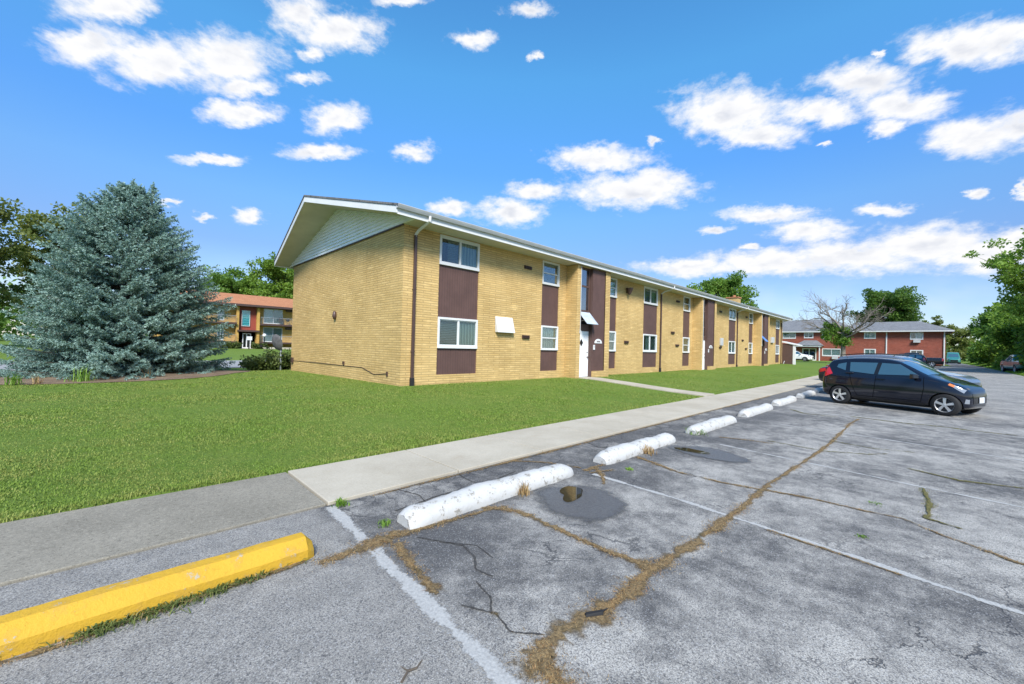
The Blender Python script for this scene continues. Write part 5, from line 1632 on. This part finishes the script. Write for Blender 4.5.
def car_body_mesh(sp):
    rows = []
    belt = sp['belt']
    for (x, zb, zt, w) in sp['st']:
        r = [(0, zb)]
        hb = min(.10, (zt - zb) * .25)
        r += [(.78 * w, zb), (.955 * w, zb + hb * .45), (.985 * w, zb + hb * 1.6)]
        zs = zb + (min(belt, zt) - zb) * .55
        zc = min(belt, zt - .07)
        r += [(w, zs), (.985 * w, zs + (zc - zs) * .55), (.955 * w, zc)]
        if zt > belt + .10:
            k = zt - belt
            we = .955 * w - sp['tumble'] * k
            r += [(.955 * w + (we - .955 * w) * .5, belt + (k - .09) * .5), (we, zt - .085), (we - .05, zt - .028), (we * .62, zt - .006), (0, zt)]
        else:
            k = max(0.02, zt - zc)
            r += [(.93 * w, zc + k * .35), (.88 * w, zc + k * .65), (.78 * w, zc + k * .88), (.5 * w, zt - .004), (0, zt)]
        rows.append([(x, -y, z) for y, z in r] + [(x, y, z) for y, z in r[::-1][1:-1]])
    b = MB()
    n = len(rows[0])
    for r in rows: b.v += r
    for i in range(len(rows) - 1):
        for j in range(n):
            j2 = (j + 1) % n
            b.f.append((i * n + j, i * n + j2, (i + 1) * n + j2, (i + 1) * n + j)); b.m.append(0)
    b.f.append(tuple(range(n))); b.m.append(0)
    b.f.append(tuple((len(rows) - 1) * n + j for j in reversed(range(n)))); b.m.append(0)
    return b

def make_car(name, label, loc, heading, sp, paint, group=None, detail=True, cat='car', plate=True):
    root = thing(name, label, cat, (0, 0, 0), 0, group)
    body = car_body_mesh(sp).build('body', [paint, M['black']], root, smooth=True)
    ss = body.modifiers.new('sub', 'SUBSURF'); ss.levels = 2; ss.render_levels = 2
    cutters = []
    wr, w = sp['wr'], sp['hw']
    for wx in sp['wheels']:
        c = MB(); c.lathe([(0, -w - .2), (wr * 1.10, -w - .2), (wr * 1.10, -w + .30), (0, -w + .30)], 28, (wx, 0, wr), 'y')
        c.lathe([(0, w - .30), (wr * 1.10, w - .30), (wr * 1.10, w + .2), (0, w + .2)], 28, (wx, 0, wr), 'y')
        co = c.build('cut', M['black']); cutters.append(co)
        md = body.modifiers.new('arch', 'BOOLEAN'); md.operation = 'DIFFERENCE'; md.object = co; md.solver = 'EXACT'
        try: md.material_mode = 'TRANSFER'
        except Exception: pass
    dg = bpy.context.evaluated_depsgraph_get()
    ev = body.evaluated_get(dg)
    me = bpy.data.meshes.new_from_object(ev, depsgraph=dg)
    body.modifiers.clear()
    body.data = me
    for co in cutters: bpy.data.objects.remove(co)
    bv = BVHTree.FromPolygons([v.co.copy() for v in me.vertices], [tuple(p.vertices) for p in me.polygons])
    me.polygons.foreach_set('use_smooth', [True] * len(me.polygons))
    es = body.modifiers.new('split', 'EDGE_SPLIT'); es.split_angle = R(38)
    def hit(o, d):
        h = bv.ray_cast(Vector(o), Vector(d), 6)
        return (h[0], h[1]) if h[0] is not None else (None, None)
    def patch(corners, mode, off, nu=7, nv=5, side=1):
        """quad patch seen from the side ('s': (x,z)), top ('t': (x,y)), front ('f') or rear ('r': (y,z)), laid on the body"""
        rows = []
        for j in range(nv + 1):
            row = []
            for i in range(nu + 1):
                s, t = i / nu, j / nv
                p = [(1 - t) * ((1 - s) * corners[0][k] + s * corners[1][k]) + t * ((1 - s) * corners[3][k] + s * corners[2][k]) for k in (0, 1)]
                if mode == 's': o, d = (p[0], side * 3, p[1]), (0, -side, 0)
                elif mode == 't': o, d = (p[0], p[1], 4), (0, 0, -1)
                elif mode == 'f': o, d = (5, p[0], p[1]), (-1, 0, 0)
                else: o, d = (-5, p[0], p[1]), (1, 0, 0)
                h, n = hit(o, d)
                if h is None: return None
                if n.dot(Vector(d)) > 0: n = -n
                row.append(tuple(h + n * off))
            rows.append(row)
        return rows
    def patches(name_, lst, mat, off=.006, par=None, sides=(1, -1)):
        b = MB(); ok = False
        for (mode, cs) in lst:
            for sd in (sides if mode == 's' else (1,)):
                r = patch(cs, mode, off, side=sd)
                if r: b.grid(r); ok = True
        if not ok: return None
        return b.build(name_, mat, par or root, smooth=True)
    for q in sp['side_glass']:
        for sd in (1, -1): patches('side_window', [('s', q)], M['glass_b'], .007, sides=(sd,))
    patches('pillar_trim', [('s', q) for q in sp.get('pillars', [])], M['blackgloss'], .0045)
    for nm in ('windscreen', 'rear_window'):
        if nm in sp: patches(nm, [('t' if nm == 'windscreen' or sp.get('rear_top') else 'r', sp[nm])], M['glass_b'], .007)
    for q in sp['headlight']:
        for sg in (1, -1): patches('headlight', [('s', q)] if q[0][0] < 50 else [], M['lamp'], .010, sides=(sg,))
    for sg in (1, -1):
        if 'indicator' in sp: patches('indicator', [('s', sp['indicator'])], M['amber'], .013, sides=(sg,))
        patches('tail_light', [('s', sp['tail_s'])] + [('r', [(sg * y, z) for y, z in sp['tail_r']])], M['tail'], .010, sides=(sg,))
        if 'fog' in sp: patches('fog_lamp', [('s', sp['fog'])], M['lamp'], .008, sides=(sg,))
    patches('grille', [('f', sp['grille'])], M['blackgloss'], .006)
    if 'skirt' in sp: patches('sill_trim', [('s', q) for q in sp['skirt']], M['blackplastic'], .006)
    if detail:
        sm = []
        for pl in sp['seams']:
            for a, c in zip(pl, pl[1:]):
                dx, dz = c[0] - a[0], c[1] - a[1]; L = math.hypot(dx, dz); nx, nz = -dz / L * .006, dx / L * .006
                sm.append(('s', [(a[0] - nx, a[1] - nz), (c[0] - nx, c[1] - nz), (c[0] + nx, c[1] + nz), (a[0] + nx, a[1] + nz)]))
        patches('door_seam', sm, M['seam'], .004)
    b = MB()
    for (hx, hz) in sp['handles']:
        for sd in (1, -1):
            h, n = hit((hx, sd * 3, hz), (0, -sd, 0))
            if h is None: continue
            b2 = MB(); y = h.y; b2.box(hx - .10, hx + .10, min(y - sd * .005, y + sd * .035), max(y - sd * .005, y + sd * .035), hz - .018, hz + .018)
            b2.build('door_handle', paint, root, bevel=.01)
    mx, mz = sp['mirror']
    for sd in (1, -1):
        h, n = hit((mx, sd * 3, mz), (0, -sd, 0))
        if h is None: continue
        y = h.y; b2 = MB()
        b2.hexa([(mx - .06, y + sd * .05, mz + .0), (mx + .10, y + sd * .06, mz + .02), (mx + .04, y + sd * .24, mz + .02), (mx - .06, y + sd * .22, mz + .0), (mx - .06, y + sd * .05, mz + .15), (mx + .08, y + sd * .06, mz + .14), (mx + .03, y + sd * .23, mz + .14), (mx - .06, y + sd * .21, mz + .15)])
        b2.hexa([(mx - .02, y - sd * .03, mz - .01), (mx + .05, y - sd * .03, mz - .01), (mx + .05, y + sd * .09, mz + .03), (mx - .02, y + sd * .09, mz + .03), (mx - .02, y - sd * .03, mz + .04), (mx + .05, y - sd * .03, mz + .04), (mx + .05, y + sd * .09, mz + .08), (mx - .02, y + sd * .09, mz + .08)])
        b2.build('mirror', sp.get('mirror_mat', M['blackgloss']), root, bevel=.02)
    if plate:
        for mode, z in (('f', sp.get('fplate', .45)), ('r', sp.get('rplate', .75))):
            patches('number_plate', [(mode, [(-.16, z - .075), (.16, z - .075), (.16, z + .075), (-.16, z + .075)])], M['plate'], .02)
    if sp.get('rails'):
        x0, x1, y0 = sp['rails']
        for sd in (1, -1):
            h0, _ = hit((x0, sd * y0, 4), (0, 0, -1)); h1, _ = hit((x1, sd * y0, 4), (0, 0, -1)); hm, _ = hit(((x0 + x1) / 2, sd * y0, 4), (0, 0, -1))
            b2 = MB(); b2.tube([h0, h0 + Vector((.08, 0, .06)), hm + Vector((0, 0, .065)), h1 + Vector((-.08, 0, .06)), h1], .018, 6); b2.build('roof_rail', M['blackplastic'], root, smooth=True)
    if detail:
        b2 = MB(); ax, ay = sp.get('antenna', (-1.2, 0)); h, _ = hit((ax, ay, 4), (0, 0, -1))
        b2.tube([h, h + Vector((-.10, 0, .16))], [.010, .004], 5); b2.build('antenna', M['blackplastic'], root)
    # wheels
    for wx in sp['wheels']:
        for sd in (1, -1):
            yc = sd * (w - .115)
            t = MB(); tw = .095
            t.lathe([(wr * .66, -tw), (wr * .93, -tw), (wr * .985, -tw * .8), (wr, -tw * .5), (wr, tw * .5), (wr * .985, tw * .8), (wr * .93, tw), (wr * .66, tw)], 32, (0, 0, 0), 'y')
            wo = t.build('wheel', M['black'], root, smooth=True); wo.location = (wx, yc, wr)
            rm = MB(); f = sd * tw
            rr = wr * .69
            rm.lathe([(rr, f * .97), (rr * .96, f * 1.0), (rr * .90, f * .80), (rr * .88, f * .2), (rr * .88, -f * .5)], 32, (0, 0, 0), 'y')
            for k in range(5):
                a = k * 2 * math.pi / 5 + .3
                u = Vector((math.cos(a), 0, math.sin(a))); v = Vector((-math.sin(a), 0, math.cos(a)))
                for (s0, s1) in ((-.42, -.10), (.42, .10)):
                    pass
                p = []
                for yy in (f * .60, f * .93):
                    for (rad_, hwid) in ((rr * .14, rr * .16), (rr * .93, rr * .21)):
                        pass
                    p += [u * rr * .12 - v * rr * .11 + Vector((0, yy, 0)), u * rr * .93 - v * rr * .17 + Vector((0, yy * .95, 0)), u * rr * .93 + v * rr * .17 + Vector((0, yy * .95, 0)), u * rr * .12 + v * rr * .11 + Vector((0, yy, 0))]
                rm.hexa(p)
            rm.lathe([(0, f * .98), (rr * .17, f * .96), (rr * .22, f * .6)], 14, (0, 0, 0), 'y')
            rm.build('rim', M['alloy'], wo)
            dk = MB(); dk.lathe([(0, f * .30), (rr * .9, f * .30)], 24, (0, 0, 0), 'y'); dk.build('brake_disc', M['darkmetal'], wo)
    # underbody
    u = MB(); x0, x1 = sp['st'][0][0], sp['st'][-1][0]; lo, hi = min(x0, x1) + .25, max(x0, x1) - .25
    u.box(lo, hi, -w * .74, w * .74, .16, .30); u.build('underbody', M['black'], root)
    root.location = loc; root.rotation_euler = (0, 0, heading)
    return root

M['glass_b'] = None
def carglass():
    m, T, out = new_mat('car_window')
    b = bsdf(T, out, (.035, .075, .095), .03, .9)
    b.inputs['Coat Weight'].default_value = 1.0; b.inputs['Coat Roughness'].default_value = .01; b.inputs['IOR'].default_value = 1.7
    return m
M['glass_b'] = carglass()
M['blackgloss'] = simple('gloss_black_trim', (.012, .012, .013), .15, .5)
M['blackplastic'] = simple('black_plastic', (.022, .022, .023), .55, .4)
M['darkmetal'] = simple('brake_metal', (.04, .04, .042), .5, .5, metal=.5)
M['alloy'] = simple('alloy_wheel', (.62, .63, .65), .28, .5, .08, 8, metal=.75)
M['seam'] = simple('seam_gap', (.004, .004, .005), .8, .1)
M['lamp'] = emis_like('lamp_glass', (.20, .22, .25))
M['amber'] = emis_like('amber_lens', (.60, .17, .03))
M['tail'] = emis_like('red_lens', (.55, .012, .018))
M['plate'] = simple('number_plate', (.55, .58, .62), .4, .4)
P_NAVY = paint_mat('navy_black_paint', (.006, .008, .016), .06, .45, 0, 0)
P_SLATE = paint_mat('slate_blue_paint', (.07, .09, .13), .2, 1.0, .2)
P_SLATE2 = paint_mat('slate_metallic_paint', (.12, .145, .19), .18, .8, .25)
P_BLACK = paint_mat('black_paint', (.009, .009, .011), .25, .5)
P_DARKBLUE = paint_mat('dark_blue_paint', (.010, .014, .030), .25, .5)
P_SILVER = paint_mat('silver_white_paint', (.62, .64, .66), .3, 1.0, .2)
P_WHITE = paint_mat('white_paint', (.78, .79, .80), .3)
P_GREEN = paint_mat('teal_paint', (.03, .16, .14), .35)
P_GREY = paint_mat('dark_grey_paint', (.035, .04, .045), .25)

HATCH = dict(belt=.93, tumble=.36, hw=.80, wr=.292, wheels=(1.145, -1.265),
    st=[(1.60, .34, .52, .22), (1.59, .29, .59, .42), (1.555, .24, .69, .57), (1.48, .20, .785, .67), (1.33, .19, .865, .75), (1.10, .19, .945, .80), (.88, .19, 1.02, .80), (.72, .19, 1.09, .80), (.45, .19, 1.25, .80), (.15, .19, 1.42, .80), (-.05, .19, 1.475, .80), (-.40, .19, 1.51, .80), (-.85, .19, 1.505, .80), (-1.25, .20, 1.475, .795), (-1.55, .21, 1.43, .78), (-1.66, .23, 1.36, .765), (-1.74, .26, 1.08, .74), (-1.80, .30, .90, .69), (-1.84, .36, .74, .60)],
    side_glass=[[(.62, 1.03), (-.30, 1.0), (-.26, 1.345), (.16, 1.325)], [(-.40, 1.0), (-1.02, 1.05), (-1.06, 1.335), (-.36, 1.345)], [(-1.14, 1.07), (-1.40, 1.16), (-1.38, 1.26), (-1.16, 1.32)]],
    pillars=[[(-.30, 1.0), (-.40, 1.0), (-.36, 1.345), (-.26, 1.345)]],
    windscreen=[(.76, -.60), (.16, -.50), (.16, .50), (.76, .60)],
    rear_window=[(-.52, 1.04), (.52, 1.02), (.46, 1.30), (-.46, 1.30)],
    headlight=[[(1.28, .78), (1.47, .63), (1.50, .71), (1.30, .835)]], indicator=[(1.20, .825), (1.30, .77), (1.32, .815), (1.22, .865)],
    tail_s=[(-1.48, .95), (-1.70, .84), (-1.73, 1.04), (-1.62, 1.16)], tail_r=[(.50, .84), (.66, .84), (.62, 1.08), (.52, 1.08)],
    fog=[(1.48, .36), (1.545, .36), (1.55, .47), (1.50, .48)], grille=[(-.42, .36), (.42, .36), (.45, .62), (-.45, .62)],
    skirt=[[(.76, .225), (-.92, .225), (-.92, .275), (.76, .275)]],
    seams=[[(.72, 1.0), (.74, .70), (.68, .33)], [(-.34, .97), (-.36, .60), (-.40, .33)], [(-1.02, 1.0), (-.92, .62), (-.86, .45), (-.80, .33)], [(.68, .33), (-.80, .33)], [(1.30, .905), (.90, .985)]],
    handles=[(-.22, .87), (-1.02, 1.0)], mirror=(.56, .93), antenna=(-1.40, 0))
SUV = dict(belt=1.05, tumble=.30, hw=.90, wr=.35, wheels=(1.36, -1.32),
    st=[(2.30, .46, .66, .25), (2.28, .40, .74, .48), (2.22, .31, .88, .66), (2.05, .25, .99, .80), (1.7, .24, 1.05, .885), (1.2, .24, 1.10, .90), (1.0, .24, 1.14, .90), (.75, .24, 1.28, .90), (.35, .24, 1.55, .90), (.10, .24, 1.63, .90), (-.4, .24, 1.665, .90), (-1.1, .24, 1.65, .90), (-1.75, .25, 1.60, .89), (-2.02, .27, 1.53, .87), (-2.12, .30, 1.30, .85), (-2.22, .36, 1.02, .81), (-2.27, .45, .80, .72)],
    side_glass=[[(.86, 1.12), (-.22, 1.10), (-.20, 1.54), (.36, 1.50)], [(-.34, 1.10), (-1.22, 1.12), (-1.24, 1.53), (-.32, 1.54)], [(-1.34, 1.13), (-1.85, 1.18), (-1.80, 1.48), (-1.36, 1.53)]],
    pillars=[[(-.22, 1.10), (-.34, 1.10), (-.32, 1.54), (-.20, 1.54)]],
    windscreen=[(1.0, -.70), (.30, -.60), (.30, .60), (1.0, .70)], rear_window=[(-.62, 1.14), (.62, 1.14), (.56, 1.46), (-.56, 1.46)],
    headlight=[[(1.75, .90), (2.13, .74), (2.16, .87), (1.80, 1.0)]], tail_s=[(-1.92, .98), (-2.14, .95), (-2.08, 1.28), (-1.94, 1.25)], tail_r=[(.58, .96), (.76, .96), (.74, 1.26), (.62, 1.26)],
    fog=[(2.0, .40), (2.13, .40), (2.14, .50), (2.03, .51)], grille=[(-.50, .46), (.50, .46), (.52, .80), (-.52, .80)], skirt=[[(.95, .29), (-.92, .29), (-.92, .38), (.95, .38)]],
    seams=[[(.92, 1.1), (.94, .4)], [(-.28, 1.08), (-.30, .4)], [(-1.25, 1.1), (-1.0, .6), (-.95, .4)]], handles=[(-.15, 1.0), (-1.15, 1.02)], mirror=(.76, 1.05), rails=(.0, -1.85, .58), antenna=(-1.8, 0))
SEDAN = dict(belt=.92, tumble=.40, hw=.88, wr=.325, wheels=(1.40, -1.38),
    st=[(2.36, .38, .54, .25), (2.34, .33, .60, .48), (2.27, .25, .70, .66), (2.1, .21, .785, .80), (1.7, .20, .86, .875), (1.25, .20, .92, .88), (1.0, .20, .97, .88), (.7, .20, 1.13, .88), (.25, .20, 1.36, .88), (0, .20, 1.42, .88), (-.45, .20, 1.445, .88), (-.9, .20, 1.40, .88), (-1.35, .20, 1.22, .875), (-1.62, .21, 1.05, .87), (-1.75, .22, 1.02, .86), (-2.12, .26, 1.00, .82), (-2.28, .32, .93, .76), (-2.36, .42, .78, .66)],
    side_glass=[[(.80, .99), (-.22, .965), (-.18, 1.34), (.22, 1.31)], [(-.34, .965), (-1.12, .99), (-.98, 1.28), (-.30, 1.34)]],
    pillars=[[(-.22, .965), (-.34, .965), (-.30, 1.34), (-.18, 1.34)]],
    windscreen=[(.96, -.66), (.22, -.54), (.22, .54), (.96, .66)], rear_window=[(-1.0, -.52), (-1.52, -.62), (-1.52, .62), (-1.0, .52)], rear_top=True,
    headlight=[[(1.82, .74), (2.18, .60), (2.22, .70), (1.88, .82)]], tail_s=[(-1.98, .80), (-2.24, .72), (-2.24, .88), (-2.0, .93)], tail_r=[(.46, .74), (.70, .74), (.72, .90), (.46, .90)],
    grille=[(-.45, .38), (.45, .38), (.5, .62), (-.5, .62)], skirt=[],
    seams=[[(.88, .95), (.90, .3)], [(-.28, .95), (-.30, .3)], [(-1.12, .95), (-.95, .55), (-.92, .3)]], handles=[(-.12, .86), (-1.05, .88)], mirror=(.68, .92), antenna=(-1.2, 0))

hd = math.atan2(-.946, -.325)
make_car('parked_car', 'small navy black hatchback with five spoke alloy wheels, nearest in the row of parked cars', (16.96, .46, 0), hd, HATCH, P_NAVY, 'cars parked in the lot', plate=True)
suv_ = make_car('parked_car', 'slate blue suv with black roof rails parked just beyond the navy hatchback', (20.1, .62, .02), hd + R(2), SUV, P_SLATE2, 'cars parked in the lot')
suv_.scale = (.82, .92, .96)
make_car('parked_car', 'silver white sedan parked beyond the dark blue sedan, its pale hood showing', (26.4, .85, .02), hd + R(4), SEDAN, P_SILVER, 'cars parked in the lot').scale = (.86, .94, .98)
make_car('parked_car', 'dark blue sedan whose red tail light shows left of the navy hatchback', (23.2, 1.0, .03), hd + R(5), SEDAN, P_DARKBLUE, 'cars parked in the lot')
make_car('parked_car', 'dark slate sedan, farthest of the cars parked in the row', (29.4, 1.6, .05), hd + R(6), SEDAN, P_SLATE, 'cars parked in the lot')
make_car('parked_car', 'white suv parked on the grass edge in front of the red brick building', (79.3, 14.7, lawn_z(79.3, 14.7)), R(-92), SUV, P_WHITE, None)
make_car('parked_car', 'dark suv with a red tail light parked against the red brick building', (66.5, 2.05, lot_z(66)), R(88), SUV, P_DARKBLUE, None)

PICK = dict(belt=1.12, tumble=.30, hw=.96, wr=.39, wheels=(1.75, -1.75),
    st=[(2.85, .50, .90, .62), (2.80, .38, 1.05, .84), (2.6, .34, 1.14, .92), (1.9, .34, 1.20, .955), (1.45, .34, 1.24, .96), (1.2, .34, 1.42, .96), (.75, .34, 1.76, .96), (.5, .34, 1.83, .96), (0, .34, 1.86, .96), (-.5, .34, 1.84, .96), (-.72, .34, 1.76, .96), (-.80, .34, 1.28, .96), (-1.1, .34, 1.26, .96), (-1.8, .36, 1.26, .96), (-2.6, .42, 1.26, .955), (-2.78, .46, 1.24, .94), (-2.82, .52, 1.15, .90)],
    side_glass=[[(1.10, 1.20), (.25, 1.19), (.26, 1.70), (.72, 1.66)], [(.12, 1.19), (-.55, 1.19), (-.52, 1.68), (.14, 1.70)]], pillars=[],
    windscreen=[(1.36, -.74), (.78, -.62), (.78, .62), (1.36, .74)], headlight=[[(2.4, .95), (2.7, .90), (2.7, 1.06), (2.42, 1.1)]], tail_s=[(-2.62, .86), (-2.77, .86), (-2.77, 1.16), (-2.64, 1.18)], tail_r=[(.74, .86), (.88, .86), (.88, 1.14), (.74, 1.14)],
    grille=[(-.6, .58), (.6, .58), (.62, .95), (-.62, .95)], seams=[[(1.2, 1.18), (1.2, .5)], [(.18, 1.16), (.16, .5)], [(-.62, 1.2), (-.64, .5)]], handles=[(.3, 1.08), (-.5, 1.08)], mirror=(.98, 1.14), antenna=(1.3, .7), fplate=.6, rplate=.7)
make_car('pickup_truck', 'black pickup truck parked in front of the right end of the red brick building', (74.5, 1.15, lot_z(74)), R(90), PICK, P_BLACK, None, cat='pickup')
def work_truck():
    VAN = dict(SUV); 
    VAN.update(belt=1.25, tumble=.12, st=[(x * 1.15, zb + .08, (zt if zt < 1.2 else 1.12 + (zt - 1.12) * 2.1) + .1, w_ * 1.08) for x, zb, zt, w_ in SUV['st']], hw=.97, wr=.38, wheels=(1.56, -1.52))
    VAN['side_glass'] = [[(.9, 1.45), (.1, 1.45), (.1, 2.0), (.5, 2.0)]]; VAN['pillars'] = []; VAN['windscreen'] = [(1.05, -.75), (.45, -.65), (.45, .65), (1.05, .75)]
    VAN['headlight'] = [[(2.0, 1.0), (2.4, .9), (2.44, 1.03), (2.05, 1.12)]]; VAN['handles'] = []; VAN['skirt'] = []
    VAN['seams'] = [[(.95, 1.3), (.95, .5)]]; VAN.pop('rails', None); VAN['tail_s'] = [(-2.3, 1.1), (-2.45, 1.1), (-2.42, 1.4), (-2.3, 1.4)]; VAN['tail_r'] = [(.6, 1.1), (.8, 1.1), (.78, 1.4), (.64, 1.4)]
    VAN.pop('rear_window', None); VAN.pop('fog', None)
    return VAN
make_car('work_truck', 'teal green van facing the camera at the far end of the road', (121, -3.95, lot_z(121)), R(182), work_truck(), P_GREEN, None, cat='van', detail=False, plate=False)
UT = dict(PICK)
make_car('pickup_truck', 'dark teal pickup half hidden in the weeds under the trees at right', (65.5, -6.9, lot_z(65)), R(8), UT, P_GREEN, None, cat='pickup', plate=False)
